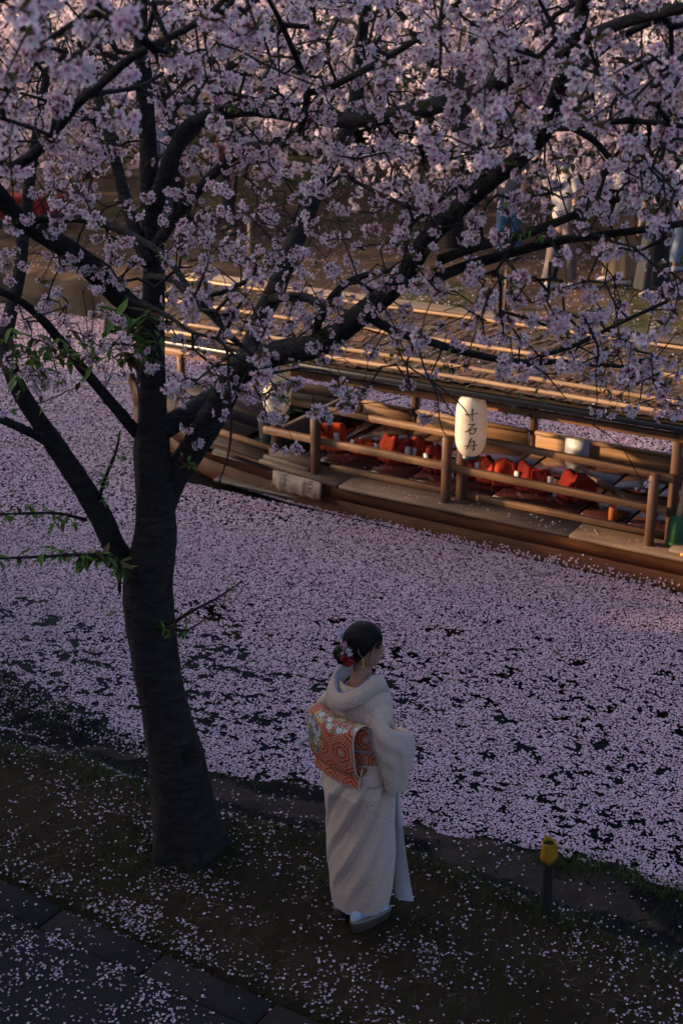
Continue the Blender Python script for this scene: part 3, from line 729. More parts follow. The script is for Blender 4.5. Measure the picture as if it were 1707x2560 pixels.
# ------------------------------------------------------------------ lanterns hanging under the near eave
def m_paper():
    m, nt, b, o = nodes('lantern_paper')
    f = noise(nt, 9, 3); nt.links.new(mix(nt, ramp(nt, f, .3, .75), (.80, .74, .64), (.66, .58, .48)), b.inputs['Base Color']); b.inputs['Roughness'].default_value = .6
    t = nt.nodes.new('ShaderNodeBsdfTranslucent'); t.inputs[0].default_value = (.80, .70, .55, 1)
    ms = nt.nodes.new('ShaderNodeMixShader'); ms.inputs[0].default_value = .35
    nt.links.new(b.outputs[0], ms.inputs[1]); nt.links.new(t.outputs[0], ms.inputs[2]); nt.links.new(ms.outputs[0], o.inputs[0])
    return m
M_PAPER = m_paper(); M_RED_CORD = m_plain('red_cord', (.45, .07, .04), .7)
def lantern_r(z, H=.52, R=.130):
    f = abs(2 * z / H); return R * (1 - .50 * f ** 4.5)
def lantern(s, t, hb, label, texts):
    H = .52
    root = empty('paper_lantern', bl(s, t, hb), BOAT_RZ, label=label, cat='lantern', group='paper lanterns under the boat eave')
    rings = []; n = 40; m = 66
    for i in range(m + 1):
        z = -H / 2 + H * i / m; r = lantern_r(z) + .0016 * math.cos(2 * math.pi * i / 3)
        a = np.linspace(0, 2 * np.pi, n, endpoint=False); rings.append(np.stack([r * np.cos(a), r * np.sin(a), np.full(n, z + H / 2)], 1))
    V, F = loft_vf(rings, cap=False); obj('paper_shell', mesh('paper_shell', V, F, True), M_PAPER, root)
    for z0, z1, r in ((-.028, .006, .070), (H - .006, H + .030, .072)):
        a = np.linspace(0, 2 * np.pi, 32, endpoint=False); ring = lambda rr, zz: np.stack([rr * np.cos(a), rr * np.sin(a), np.full(32, zz)], 1)
        V, F = loft_vf([ring(r, z0), ring(r, z1), ring(r - .006, z1), ring(r - .006, z0), ring(r, z0)], cap=False)
        obj('rim', mesh('rim', V, F), M_BLACK, root)
    P = spline(np.array([(-.07, 0, H + .02), (-.045, 0, H + .06), (0, 0, H + .085), (.05, 0, H + .06), (.07, 0, H + .02)]), 6)
    V, F = tube_vf(P, .0035, 6); obj('handle', mesh('handle', V, F), M_BLACK, root)
    V, F = tube_vf(spline(np.array([(0, 0, H + .085), (-.06, .05, H + .10), (-.12, .09, H + .11), (-.15, .12, H + .16)]), 5), .004, 6); obj('cord', mesh('cord', V, F), M_RED_CORD, root)
    v = np.linalg.inv(rotz(BOAT_RZ)) @ (C0 - bl(s, t, hb)); a0 = math.atan2(v[1], v[0])
    for ch, ang, z, size in texts:
        mb = MB()
        def place(x, y):
            zz = z + y; r = lantern_r(zz - H / 2) + .0035; th = a0 + ang + x / r
            return (r * math.cos(th), r * math.sin(th), zz)
        glyph(ch, size, place, mb); obj('character', mb.mesh('character'), M_INK, root)
    return root
sL = b_t(1177, 1070, -.02)[0]
lantern(sL, -.02, b_t(1177, 1142, -.02)[1] + .02, 'white paper lantern lettered 十石舟 with its whole front in view', [('十', 0, .385, .115), ('石', 0, .262, .105), ('舟', 0, .130, .115)])
s2 = b_t(692, 990, .06)[0]
lantern(s2, .06, b_t(692, 1040, .06)[1] + .02, 'white paper lantern half hidden by blossom beside the trunk limb', [('千', -.30, .40, .10), ('衣', -.22, .28, .105), ('姫', -.26, .165, .10), ('丹', .62, .285, .09), ('前', .62, .175, .09)])

# ------------------------------------------------------------------ life vests on the tables
M_VEST = [m_plain('vest_orange', (.52, .062, .02), .9, (.38, .04, .018), 14, .25, spec=.15), m_plain('vest_red', (.26, .022, .016), .9, (.17, .014, .012), 14, .25, spec=.15)]
M_REFL = m_plain('reflective_patch', (.55, .56, .56), .4, (.45, .46, .47), 40)
def panel_vf(wd, H, dp, seed, nx=9, nz=9):
    """a limp padded panel: rounded slab with folds, standing on its lower edge"""
    r = np.random.default_rng(seed); rings = []
    for i, v in enumerate(np.linspace(0, 1, nz)):
        hw = wd / 2 * (1 - .22 * v ** 3) * (.94 + .06 * math.sin(v * 3)); d = dp * (1 - .55 * v ** 2.5) + .006
        a = np.linspace(0, 2 * np.pi, 28, endpoint=False); x = np.sign(np.cos(a)) * np.abs(np.cos(a)) ** .45 * hw; y = np.sign(np.sin(a)) * np.abs(np.sin(a)) ** .6 * d / 2
        cr = .016 * (vnoise(x * 1.0 + seed, np.full_like(x, v * H), .05, seed) - .5) * 2 + .008 * (vnoise(x + seed, np.full_like(x, v * H * .4), .02, seed + 3) - .5) * 2
        z = H * v + .035 * (vnoise(x + seed * 3.3, 0 * x, .06, seed + 9) - .5) * v * 2 - .02 * (np.abs(x) / (wd / 2)) ** 3 * v
        rings.append(np.stack([x, y + cr * np.where(np.sin(a) < 0, 1, .5), z], 1))
    return loft_vf(rings)
def vest(px0, px1, ptop, t, label, mat=0, flat=False, patches=(-.5, .5), yaw=0.0):
    h0 = .349; sd = int(px0)
    s0, hh = b_t(px0, ptop, t); s1, _ = b_t(px1, ptop, t)
    wd = abs(s1 - s0); H = .15 if flat else max(.19, hh - h0); sc = (s0 + s1) / 2
    root = empty('life_vest', bl(sc, t, h0), BOAT_RZ + yaw, label=label, cat='life vest', group='folded life vests on the boat tables')
    r = random.Random(sd)
    for k, u in enumerate((-.26, .26)):
        V, F = panel_vf(wd * .66, H * r.uniform(.98, 1.12), .10 if not flat else .16, sd + k * 5)
        yw = (.38 if k else -.38) * r.uniform(.5, 1.2); o = obj('front_panel', mesh('front_panel', V, F, True), M_VEST[mat if r.random() < .75 else 1 - mat], root, (u * wd, -.01, -.004), (r.uniform(-.20, -.05) - (.55 if flat else 0), r.uniform(-.10, .10), yw))
        for pu in patches:
            if (pu < 0) == (k == 0):
                V, F = box_vf(.050, .014, .105 if not flat else .07, .003); obj('patch', mesh('patch', V, F), M_REFL, o, ((pu - u) * wd * .6, -(.056 if not flat else .085), H * .50), (0, r.uniform(-.12, .12), 0))
    V, F = panel_vf(wd * .8, H * .86, .08, sd + 11); obj('back_panel', mesh('back_panel', V, F, True), M_VEST[1], root, (0, .07, -.004), (.10, 0, 0))
VT = .72
vest(790, 862, 1052, VT, 'orange life vest nearest the bow with one white patch', 0, patches=(.35,))
vest(873, 946, 1092, VT, 'low crumpled orange life vest lying beside the bow end one', 0, True, (-.45, .5))
vest(950, 1030, 1084, VT, 'tall dark red life vest with bright orange fold and slanted patch', 1, patches=(.55,))
vest(1030, 1082, 1098, VT + .05, 'small red life vest squeezed left of the railing post', 0, patches=(-.1,))
vest(1064, 1118, 1112, VT - .05, 'red life vest just behind the middle railing post', 1, patches=(-.3, .5))
vest(1142, 1206, 1128, VT, 'shaded red life vest under the lantern with two white patches', 1, patches=(-.4, .5))
vest(1196, 1288, 1143, VT - .04, 'bright orange sunlit life vest without patches', 0, patches=())
vest(1296, 1378, 1160, VT - .04, 'red life vest with a wide white patch at its left edge', 1, patches=(-.6, .7))
vest(1398, 1488, 1180, VT - .04, 'red life vest nearest the stern with one bright orange strip', 1, patches=())

# notice on the far wall, drinks can, bucket and pole at the stern
def m_notice():
    m, nt, b, o = nodes('notice_paper')
    tc = nt.nodes.new('ShaderNodeTexCoord'); sx = nt.nodes.new('ShaderNodeSeparateXYZ'); nt.links.new(tc.outputs['Generated'], sx.inputs[0])
    wv = nt.nodes.new('ShaderNodeMath'); wv.operation = 'MULTIPLY'; wv.inputs[1].default_value = 9; nt.links.new(sx.outputs['Z'], wv.inputs[0])
    fr = nt.nodes.new('ShaderNodeMath'); fr.operation = 'FRACT'; nt.links.new(wv.outputs[0], fr.inputs[0])
    gt = nt.nodes.new('ShaderNodeMath'); gt.operation = 'GREATER_THAN'; gt.inputs[1].default_value = .62; nt.links.new(fr.outputs[0], gt.inputs[0])
    f = noise(nt, 60, 2); mu = nt.nodes.new('ShaderNodeMath'); mu.operation = 'MULTIPLY'; nt.links.new(gt.outputs[0], mu.inputs[0]); nt.links.new(ramp(nt, f, .4, .6), mu.inputs[1])
    nt.links.new(mix(nt, mu.outputs[0], (.62, .62, .66), (.34, .34, .38)), b.inputs['Base Color']); b.inputs['Roughness'].default_value = .5
    return m
na, nbp = b_t(1413, 1096, 1.775), b_t(1473, 1152, 1.775)
V, F = box_vf(.24, .004, .20)
obj('notice_sheet', mesh('notice_sheet', V, F), m_notice(), None, bl((na[0] + nbp[0]) / 2, 1.756, .40), (0, 0, BOAT_RZ), label='white printed notice sheet fixed to the far cabin wall', cat='notice')
def lathe_vf(prof, n=24):
    a = np.linspace(0, 2 * np.pi, n, endpoint=False)
    return loft_vf([np.stack([r * np.cos(a), r * np.sin(a), np.full(n, z)], 1) for r, z in prof])
V, F = lathe_vf([(.034, 0), (.038, .004), (.038, .10), (.036, .115), (.030, .125), (.030, .118), (.005, .116)])
c = b_h(1531, 1296, .36); obj('canister', mesh('canister', V, F, True), m_plain('canister_orange', (.55, .16, .04), .35, (.45, .10, .03), 30), None, bl(c[0], c[1], .348), label='small orange canister standing on a low boat table', cat='canister')
# stern end: green container with a pale pole in it
M_GREEN = m_plain('green_plastic', (.018, .10, .032), .5, (.012, .075, .022), 20)
gs, gt_ = b_h(1684, 1362, .34)
g = empty('green_container', bl(gs, max(gt_, .12), .337), BOAT_RZ, label='tall green container on the boat deck by the stern post', cat='container')
V, F = lathe_vf([(.058, 0), (.066, .01), (.064, .14), (.060, .20), (.050, .245), (.046, .26), (.040, .26), (.040, .10)]); obj('container_body', mesh('container_body', V, F, True), M_GREEN, g)
V, F = lathe_vf([(.068, .02), (.073, .024), (.073, .036), (.068, .04)]); obj('band', mesh('band', V, F, True), M_GREEN, g)
g2 = bl(gs, max(gt_, .12), .45); top = bl(gs + .10, max(gt_, .12), 1.36)
V, F = tube_vf(np.linspace(g2, top, 12), np.linspace(.023, .019, 12), 10)
obj('bamboo_pole', mesh('bamboo_pole', V, F, True), M_BATTEN, None, label='pale wooden pole standing in the green container', cat='pole')
V, F = box_vf(.34, .16, .03, .005)
sb, tb = b_h(1700, 1376, .34); obj('slab', mesh('slab', V, F), M_RIDGE, None, bl(sb + .1, tb, .351), (0, 0, BOAT_RZ), label='grey wooden slab lying on the stern gunwale', cat='slab')
V, F = tube_vf(spline(np.array([(0, 0, 0), (.08, .0, .012), (.2, .01, .01), (.32, .0, 0)]), 5), .014, 8)
so, to = b_h(1698, 1392, .34); obj('orange_grip', mesh('orange_grip', V, F, True), m_plain('orange_plastic', (.70, .27, .02), .4), None, bl(so, max(to, -.03), .348), (0, 0, BOAT_RZ), label='orange tool grip lying at the stern edge', cat='tool')
V, F = lathe_vf([(.11, 0), (.13, .01), (.15, .27), (.155, .275), (.155, .285), (.14, .285), (.12, .03)])
obj('grey_bucket', mesh('grey_bucket', V, F, True), m_plain('bucket_grey', (.10, .10, .105), .5), None, bl(-1.12, .62, .308), label='dull grey bucket in the dark bow cubby', cat='bucket')
# clear splash panel by the stern post
m, nt_, b_, o_ = nodes('clear_acrylic'); b_.inputs['Transmission Weight'].default_value = 1; b_.inputs['Roughness'].default_value = .03; b_.inputs['IOR'].default_value = 1.12; b_.inputs['Base Color'].default_value = (.9, .92, .95, 1)
V, F = box_vf(.006, .34, .50); o = obj('splash_panel', mesh('splash_panel', V, F), m, boat, (3.06, .45, .62))
# mooring rope from the bow
rp = [bl(-3.05, MID, .56), at(200, 968, D=16.0), at(120, 1000, D=15.5), at(20, 1030, D=15.0), at(-120, 1060, D=14.6)]
rp[1][2] = max(rp[1][2], WATER + .02)
V, F = tube_vf(spline(np.array(rp), 8), .011, 6); obj('mooring_rope', mesh('mooring_rope', V, F, True), m_plain('rope', (.16, .12, .09), .9, (.10, .075, .06), 60, .4), None, label='thin mooring rope running from the bow towards the left', cat='rope')
# ================================================================== the cherry tree on the near bank
def m_bark():
    m, nt, b, o = nodes('cherry_bark')
    f = noise(nt, 9, 8, stretch=(1, 1, 3.2), dist=1.4, rough=.7); g = noise(nt, 2.6, 5, dist=.8); k = noise(nt, 30, 5, stretch=(.55, .55, 2.4), dist=1.2, rough=.65)
    c = mix(nt, ramp(nt, f, .35, .7), (.030, .0262, .0258), (.082, .069, .065)); c = mix(nt, ramp(nt, g, .55, .75), c, (.020, .018, .0185))
    c = mix(nt, ramp(nt, k, .62, .72), c, (.075, .063, .058))
    nt.links.new(c, b.inputs['Base Color']); b.inputs['Roughness'].default_value = .9; b.inputs['Specular IOR Level'].default_value = .12
    ad = nt.nodes.new('ShaderNodeMath'); ad.operation = 'ADD'; nt.links.new(f, ad.inputs[0]); nt.links.new(k, ad.inputs[1])
    bump(nt, b, ad.outputs[0], 1.0, .03)
    return m
M_BARKT = m_bark()
TY = 6.25
def limb_pts(rows, n=8):
    """rows of (px, py, view depth, width in px) -> points and radii along a smooth limb"""
    q = spline(np.array(rows, dtype=float), n)
    P = np.array([at(a, b, D=d) for a, b, d, _ in q]); R = q[:, 3] / 2 * q[:, 2] / FPX
    return P, R
def limb_mesh(name, P, R, n=14, rough=.06, seed=0):
    # even steps
    L = np.concatenate([[0], np.cumsum(np.linalg.norm(np.diff(P, axis=0), axis=1))])
    m = max(6, int(L[-1] / .035)); u = np.linspace(0, L[-1], m)
    P2 = np.stack([np.interp(u, L, P[:, k]) for k in range(3)], 1); R2 = np.interp(u, L, R)
    V, F = tube_vf(P2, R2, n)
    C = np.repeat(P2, n, axis=0); d = V - C
    a = np.tile(np.arange(n) / n * 6.28, m); nn = fbm(np.cos(a) * .7 + seed * 3.1, np.repeat(u, n) * 6 + np.sin(a) * .7, .5, seed + 200, 3) - .5
    return mesh(name, C + d * (1 + rough * 2 * nn[:, None]), F, True)
def Dt(px, py): return depth(at(px, py, Y=TY))
tree = empty('cherry_tree', at(465, 2112, z=0), 0, label='dark leaning cherry tree in blossom standing beside the woman', cat='tree')
TO = np.array(tree.location)
def tobj(name, me, mat, parent=tree):
    me.transform(Matrix.Translation(-Vector(TO)) if parent is tree else Matrix.Identity(4)); return obj(name, me, mat, parent)
TR = [(474, 2150, 190), (472, 2123, 166), (458, 2013, 156), (441, 1903, 143), (418, 1794, 117), (394, 1684, 113), (378, 1574, 123), (371, 1465, 122), (386, 1360, 108), (389, 1300, 100), (384, 1198, 92), (379, 1116, 92), (381, 1034, 74), (378, 924, 69), (382, 815, 63), (386, 705, 56), (385, 631, 52), (378, 494, 51), (372, 384, 46), (363, 247, 44), (356, 150, 40), (352, 60, 34), (356, -60, 28)]
rows = [(x, y, Dt(x, min(y, 2118)) if y < 2118 else Dt(x, 2118) + (y - 2118) * .0012, w_) for x, y, w_ in TR]
TP, TRr = limb_pts(rows, 8)
def trunk_mesh():
    n = 40; L = np.concatenate([[0], np.cumsum(np.linalg.norm(np.diff(TP, axis=0), axis=1))]); m = 190; u = np.linspace(0, L[-1], m)
    P2 = np.stack([np.interp(u, L, TP[:, k]) for k in range(3)], 1); R2 = np.interp(u, L, TRr)
    V, F = tube_vf(P2, R2, n); C = np.repeat(P2, n, axis=0); d = V - C
    a = np.tile(np.arange(n) / n * 6.2832, m); uu = np.repeat(u, n)
    nn = fbm(np.cos(a) * 1.1 + 9, uu * 2 + np.sin(a) * 1.1, .6, 7, 4) - .5; fine = fbm(a * 2, uu * 9, .5, 8, 2) - .5
    flare = .34 * np.exp(-uu / .16) * (1 + .8 * np.cos(a * 5 + 1))
    k = 1 + .26 * nn + .07 * fine + flare
    # old scar on the side that faces the camera, right of centre
    W = C + d * k[:, None]
    px, py, dd = pix(W); front = dd < np.repeat(pix(P2)[2], n)
    sc = np.exp(-((px - 476) / 17) ** 2 - ((py - 1905) / 30) ** 2) * front
    lip = np.exp(-((np.hypot((px - 474) / 30, (py - 1905) / 46) - 1) / .35) ** 2) * front
    k = k - .55 * sc + .10 * lip
    return mesh('trunk', C + d * k[:, None], F, True)
trunk = tobj('trunk', trunk_mesh(), M_BARKT)
LIMBS = {
 'a': [(388, 1330, 6.85, 80), (425, 1215, 6.75, 76), (490, 1110, 6.62, 76), (545, 1020, 6.5, 76), (585, 945, 6.4, 74), (640, 900, 6.25, 72), (715, 878, 6.05, 72), (795, 862, 5.85, 70), (865, 815, 5.65, 66), (935, 760, 5.4, 62), (1010, 690, 5.15, 56), (1062, 605, 5.0, 54), (1130, 535, 4.85, 54), (1215, 460, 4.7, 52), (1300, 395, 4.55, 50), (1362, 325, 4.4, 48), (1388, 245, 4.25, 46), (1422, 150, 4.1, 44), (1450, 50, 3.95, 42), (1468, -60, 3.8, 40)],
 'b': [(378, 1095, 6.62, 64), (440, 1052, 6.6, 60), (505, 1012, 6.75, 56), (575, 950, 6.95, 56), (625, 870, 7.1, 56), (655, 790, 7.2, 56), (692, 715, 7.25, 54), (735, 612, 7.3, 52), (780, 500, 7.3, 50), (818, 418, 7.25, 47), (862, 338, 7.2, 45), (886, 265, 7.15, 42), (895, 190, 7.1, 38), (902, 110, 7.0, 32), (915, 20, 6.9, 28), (925, -70, 6.8, 24)],
 'c': [(385, 520, 6.10, 48), (418, 425, 6.05, 47), (452, 345, 6.0, 45), (490, 305, 5.95, 42), (560, 282, 5.85, 40), (640, 272, 5.7, 42), (760, 290, 5.5, 42), (880, 300, 5.3, 44), (1000, 285, 5.1, 46), (1120, 255, 4.85, 46), (1230, 213, 4.6, 46), (1330, 162, 4.4, 43), (1430, 112, 4.2, 40), (1560, 55, 3.9, 35), (1707, 20, 3.6, 31), (1850, -10, 3.4, 28)],
 'd': [(388, 620, 6.15, 36), (440, 540, 6.1, 33), (500, 470, 6.0, 30), (560, 410, 5.85, 28), (620, 367, 5.65, 26), (690, 363, 5.4, 23), (738, 338, 5.2, 23), (762, 285, 5.05, 22), (766, 232, 4.9, 21), (746, 158, 4.7, 18), (716, 88, 4.5, 16), (688, 28, 4.3, 14), (650, -40, 4.1, 12)],
 'e': [(766, 235, 4.9, 18), (850, 206, 4.75, 18), (950, 152, 4.55, 17), (1050, 92, 4.35, 15), (1140, 10, 4.1, 13), (1190, -50, 4.0, 11)],
 'f': [(375, 812, 6.30, 62), (312, 752, 6.2, 62), (240, 682, 6.05, 64), (170, 622, 5.9, 60), (100, 580, 5.75, 55), (42, 540, 5.6, 50), (2, 488, 5.5, 46), (-60, 425, 5.2, 42), (-130, 420, 4.6, 40)],
 'g': [(345, 1085, 6.6, 36), (292, 1022, 6.5, 32), (240, 960, 6.4, 30), (190, 900, 6.3, 29), (150, 850, 6.2, 28), (100, 792, 6.1, 25), (50, 752, 6.0, 22), (0, 728, 5.9, 20), (-60, 700, 5.8, 18)],
 'h': [(350, 1440, 6.92, 70), (290, 1372, 6.85, 64), (258, 1300, 6.8, 64), (210, 1220, 6.7, 60), (150, 1130, 6.6, 58), (108, 1068, 6.5, 52), (70, 1010, 6.45, 48), (36, 945, 6.4, 46), (14, 860, 6.4, 42), (30, 770, 6.45, 38), (50, 680, 6.5, 36), (62, 560, 6.5, 34), (78, 430, 6.5, 30), (98, 300, 6.45, 25), (120, 170, 6.4, 20)],
 'i': [(165, 1150, 6.62, 28), (120, 1105, 6.5, 25), (75, 1080, 6.4, 24), (0, 1046, 6.3, 22), (-70, 1010, 6.2, 20)],
 'j': [(-130, 430, 5.0, 36), (-60, 450, 4.4, 33), (10, 428, 3.9, 32), (70, 396, 3.9, 31), (125, 345, 3.75, 31), (168, 288, 3.65, 31), (205, 248, 3.6, 29), (262, 202, 3.55, 27), (318, 152, 3.5, 25), (380, 116, 3.45, 23), (445, 84, 3.4, 21), (512, 44, 3.35, 19), (570, -10, 3.3, 17), (610, -60, 3.25, 15)],
 'k': [(215, 242, 3.61, 14), (255, 232, 3.65, 13), (310, 225, 3.75, 12), (362, 212, 3.85, 11), (408, 182, 3.95, 9)],
 'l': [(1372, 318, 4.6, 20), (1430, 318, 4.45, 18), (1500, 306, 4.3, 16), (1600, 304, 4.15, 15), (1707, 316, 4.0, 13), (1780, 330, 3.95, 11)],
 'm': [(1425, 318, 4.42, 16), (1485, 352, 4.45, 17), (1535, 405, 4.5, 16), (1600, 442, 4.55, 15), (1650, 470, 4.6, 13)],
 'n': [(1100, 650, 5.0, 28), (1180, 620, 4.9, 25), (1300, 588, 4.75, 25), (1400, 552, 4.6, 22), (1470, 522, 4.5, 19), (1545, 498, 4.4, 16)],
 'o': [(1072, 705, 5.05, 30), (1150, 670, 5.0, 27), (1250, 640, 4.9, 26), (1380, 605, 4.75, 24), (1480, 590, 4.6, 21), (1600, 575, 4.5, 19), (1720, 556, 4.4, 17)],
 'p': [(1140, 550, 4.7, 14), (1080, 535, 4.75, 13), (1000, 508, 4.85, 12), (900, 460, 5.0, 11), (862, 440, 5.1, 9)],
 'q': [(920, 790, 5.45, 26), (985, 828, 5.5, 22), (1070, 853, 5.5, 21), (1160, 880, 5.5, 19), (1285, 904, 5.45, 18), (1380, 905, 5.4, 16), (1480, 910, 5.35, 13), (1565, 918, 5.3, 10)],
 'r': [(1350, 890, 5.45, 13), (1430, 866, 5.4, 12), (1500, 832, 5.35, 11), (1575, 795, 5.3, 10), (1670, 752, 5.25, 9)],
 's': [(680, 748, 7.2, 26), (720, 742, 7.0, 24), (770, 745, 6.8, 22), (830, 775, 6.6, 18)],
 't': [(785, 862, 5.85, 22), (800, 795, 5.75, 21), (845, 725, 5.65, 19), (905, 690, 5.55, 17), (1000, 672, 5.45, 13), (1050, 660, 5.4, 10)],
 'u': [(1420, 195, 4.2, 24), (1495, 131, 4.1, 22), (1560, 87, 4.0, 20), (1645, 48, 3.9, 18), (1740, 15, 3.85, 15)],
 'v': [(368, 660, 6.18, 38), (328, 545, 6.25, 36), (302, 452, 6.3, 34), (282, 370, 6.35, 31), (256, 282, 6.4, 27), (238, 180, 6.4, 22), (225, 80, 6.4, 18)],
 'w': [(0, 560, 5.6, 26), (150, 545, 5.5, 22), (260, 560, 5.4, 20), (370, 610, 5.2, 18), (430, 660, 5.05, 16), (500, 760, 4.9, 14), (600, 860, 4.8, 11), (660, 905, 4.75, 9)],
 'x': [(375, 690, 6.2, 18), (430, 700, 5.5, 16), (470, 730, 5.2, 14), (540, 735, 5.0, 12), (620, 700, 4.9, 10)],
 'y': [(310, 745, 6.15, 17.6), (350, 755, 5.6, 14.4), (420, 790, 5.3, 12.0), (480, 830, 5.1, 9.6), (560, 860, 5.0, 8.0), (572, 950, 4.95, 7.2), (578, 1050, 4.95, 6.4), (572, 1130, 5.0, 5.6), (545, 1215, 5.05, 4.0)],
 'z': [(300, 1480, 6.9, 8), (290, 1398, 6.6, 12), (200, 1388, 6.4, 10), (100, 1392, 6.3, 8), (0, 1396, 6.2, 7), (-60, 1398, 6.2, 6)],
 'za': [(215, 1300, 6.75, 10), (150, 1284, 6.5, 8), (80, 1283, 6.4, 7), (0, 1286, 6.3, 6)],
 'zb': [(246, 1258, 6.75, 9.6), (262, 1200, 6.6, 8.8), (290, 1130, 6.5, 7.2), (300, 1080, 6.45, 5.6)],
 'zc': [(430, 1560, 6.85, 12), (475, 1530, 6.6, 9), (525, 1505, 6.5, 7), (570, 1478, 6.45, 6), (605, 1452, 6.4, 4)],
 'zd': [(430, 1560, 6.85, 9), (440, 1572, 6.65, 8), (470, 1575, 6.6, 6), (510, 1550, 6.6, 4)],
 'ze': [(1040, 845, 5.5, 5.5), (1060, 920, 5.45, 4.5), (1090, 985, 5.4, 4.0), (1100, 1060, 5.4, 3.0), (1118, 1095, 5.4, 2.0)],
 'zf': [(985, 828, 5.5, 5.5), (1010, 905, 5.4, 4.5), (1090, 960, 5.3, 4.0), (1150, 1010, 5.25, 3.5), (1175, 1045, 5.25, 2.0)],
}
NODES, NRAD, NPX = [], [], []
for k, (nm, rows) in enumerate(LIMBS.items()):
    P, R = limb_pts(rows, 8)
    big = rows[0][3]
    if big > 30: R = R * .90
    tobj('limb' if big >= 20 else 'branch', limb_mesh('limb', P, R, 18 if big > 40 else 10 if big > 20 else 7, .07, k), M_BARKT)
    L = np.concatenate([[0], np.cumsum(np.linalg.norm(np.diff(P, axis=0), axis=1))]); u = np.arange(0.12 * L[-1], L[-1], .05)
    Q = np.stack([np.interp(u, L, P[:, j]) for j in range(3)], 1)
    if nm not in ('z', 'za', 'zb', 'zc', 'zd', 'ze', 'zf'):
        NODES.append(Q); NPX.append(np.stack(pix(Q), 1))
Q = TP[int(len(TP) * .62):]; NODES.append(Q); NPX.append(np.stack(pix(Q), 1))
NODES = np.concatenate(NODES); NPX = np.concatenate(NPX)

# ------------------------------------------------------------------ blossom, leaf and cluster templates
def flower(detail=True):
    """one five-petalled blossom facing +Z, unit radius 1, with calyx and stalk of length 1.4 below"""
    V, F, C = [], [], []
    tipc, midc, basec = np.array([.95, .915, .915]), np.array([.93, .83, .85]), np.array([.62, .22, .32])
    for k in range(5):
        a = k * 2 * math.pi / 5; R = rotz(a)
        if detail: q = [(.06, 0, .0), (.50, -.33, .13), (.93, -.22, .25), (.86, 0, .24), (.93, .22, .25), (.50, .33, .13)]; c = [basec, midc, tipc, tipc, tipc, midc]; f = [(0, 1, 2, 3), (0, 3, 4, 5)]
        else: q = [(.05, 0, 0), (.60, -.36, .16), (.98, 0, .25), (.60, .36, .16)]; c = [basec, tipc, tipc, tipc]; f = [(0, 1, 2, 3)]
        n = len(V); V += [R @ np.array(p) for p in q]; C += c; F += [tuple(i + n for i in g) for g in f]
    n = len(V)
    if detail:
        for k in range(5):
            a = (k + .5) * 2 * math.pi / 5; V.append(np.array([.17 * math.cos(a), .17 * math.sin(a), .12])); C.append(np.array([.42, .10, .14]))
        V.append(np.array([0, 0, .05])); C.append(np.array([.50, .30, .10])); F += [(n + k, n + (k + 1) % 5, n + 5) for k in range(5)]
        # calyx and stalk, three sided
        n = len(V)
        for r, z in ((.19, .02), (.17, -.42), (.04, -.52), (.034, -1.45)):
            for k in range(3): a = k * 2.094; V.append(np.array([r * math.cos(a), r * math.sin(a), z])); C.append(np.array([.20, .035, .045]) if z > -.45 else np.array([.14, .12, .04]))
        for i in range(3):
            for k in range(3): F.append((n + i * 3 + k, n + i * 3 + (k + 1) % 3, n + i * 3 + 3 + (k + 1) % 3, n + i * 3 + 3 + k))
    return np.array(V), F, np.array(C)
FL_D, FL_S = flower(True), flower(False)
def rot_to(d):
    d = np.array(d) / np.linalg.norm(d); z = np.array([0, 0, 1.0]); v = np.cross(z, d); c = z @ d
    if c < -.999: return np.diag([1, -1, -1.0])
    K = np.array([[0, -v[2], v[1]], [v[2], 0, -v[0]], [-v[1], v[0], 0]]); return np.eye(3) + K + K @ K / (1 + c)
def leaf_vf(L=1.0):
    q = np.array([(0, 0, 0), (.28, -.17, .05), (.62, -.17, .03), (1.0, 0, -.10), (.62, .17, .03), (.28, .17, .05), (.45, 0, -.03)]) * L
    return q, [(0, 1, 6), (1, 2, 6), (2, 3, 6), (3, 4, 6), (4, 5, 6), (5, 0, 6)]
def cluster(rng, nf, detail, fr=.0158, leaves=0):
    mb = MB(); fl = FL_D if detail else FL_S
    for i in range(nf):
        th = rng.uniform(0, 2 * math.pi); zz = rng.uniform(-.95, .55); rr = math.sqrt(1 - zz * zz); d = np.array([rr * math.cos(th), rr * math.sin(th), zz])
        R = rot_to(d) @ rotz(rng.uniform(0, 6.28)); s = fr * rng.uniform(.85, 1.12)
        cup = rng.uniform(.6, 2.4) if rng.uniform() < .85 else 4.5
        V = fl[0].copy(); V[:, 2] = np.where(V[:, 2] > 0, V[:, 2] * cup, V[:, 2]); V[:, :2] *= (1 if cup < 4 else .55)
        W = (V * s) @ R.T + d * 1.45 * s
        mb.add(W, fl[1], fl[2] * rng.uniform(.86, 1.06) * np.array([1, rng.uniform(.93, 1.02), 1]))
    for i in range(leaves):
        th = rng.uniform(0, 2 * math.pi); d = np.array([math.cos(th), math.sin(th), rng.uniform(-.2, .9)])
        q, f = leaf_vf(rng.uniform(.024, .042)); q = q @ rotz(0).T
        R = rot_to(d) @ rotz(rng.uniform(0, 6.28)) @ np.array([[0, 0, 1], [0, 1, 0], [-1, 0, 0.]]).T
        br = rng.uniform(); c = np.array([.085, .115, .022]) * (1 - br) + np.array([.15, .07, .030]) * br
        mb.add(q @ np.array([[0, 0, 1], [0, 1, 0], [-1, 0, 0.]]) @ rot_to(d).T, f, c * rng.uniform(.6, 1.2))
    V = np.concatenate(mb.V); C = np.concatenate(mb.C); return V, mb.F, C
rg = np.random.default_rng(3)
CL_N = []
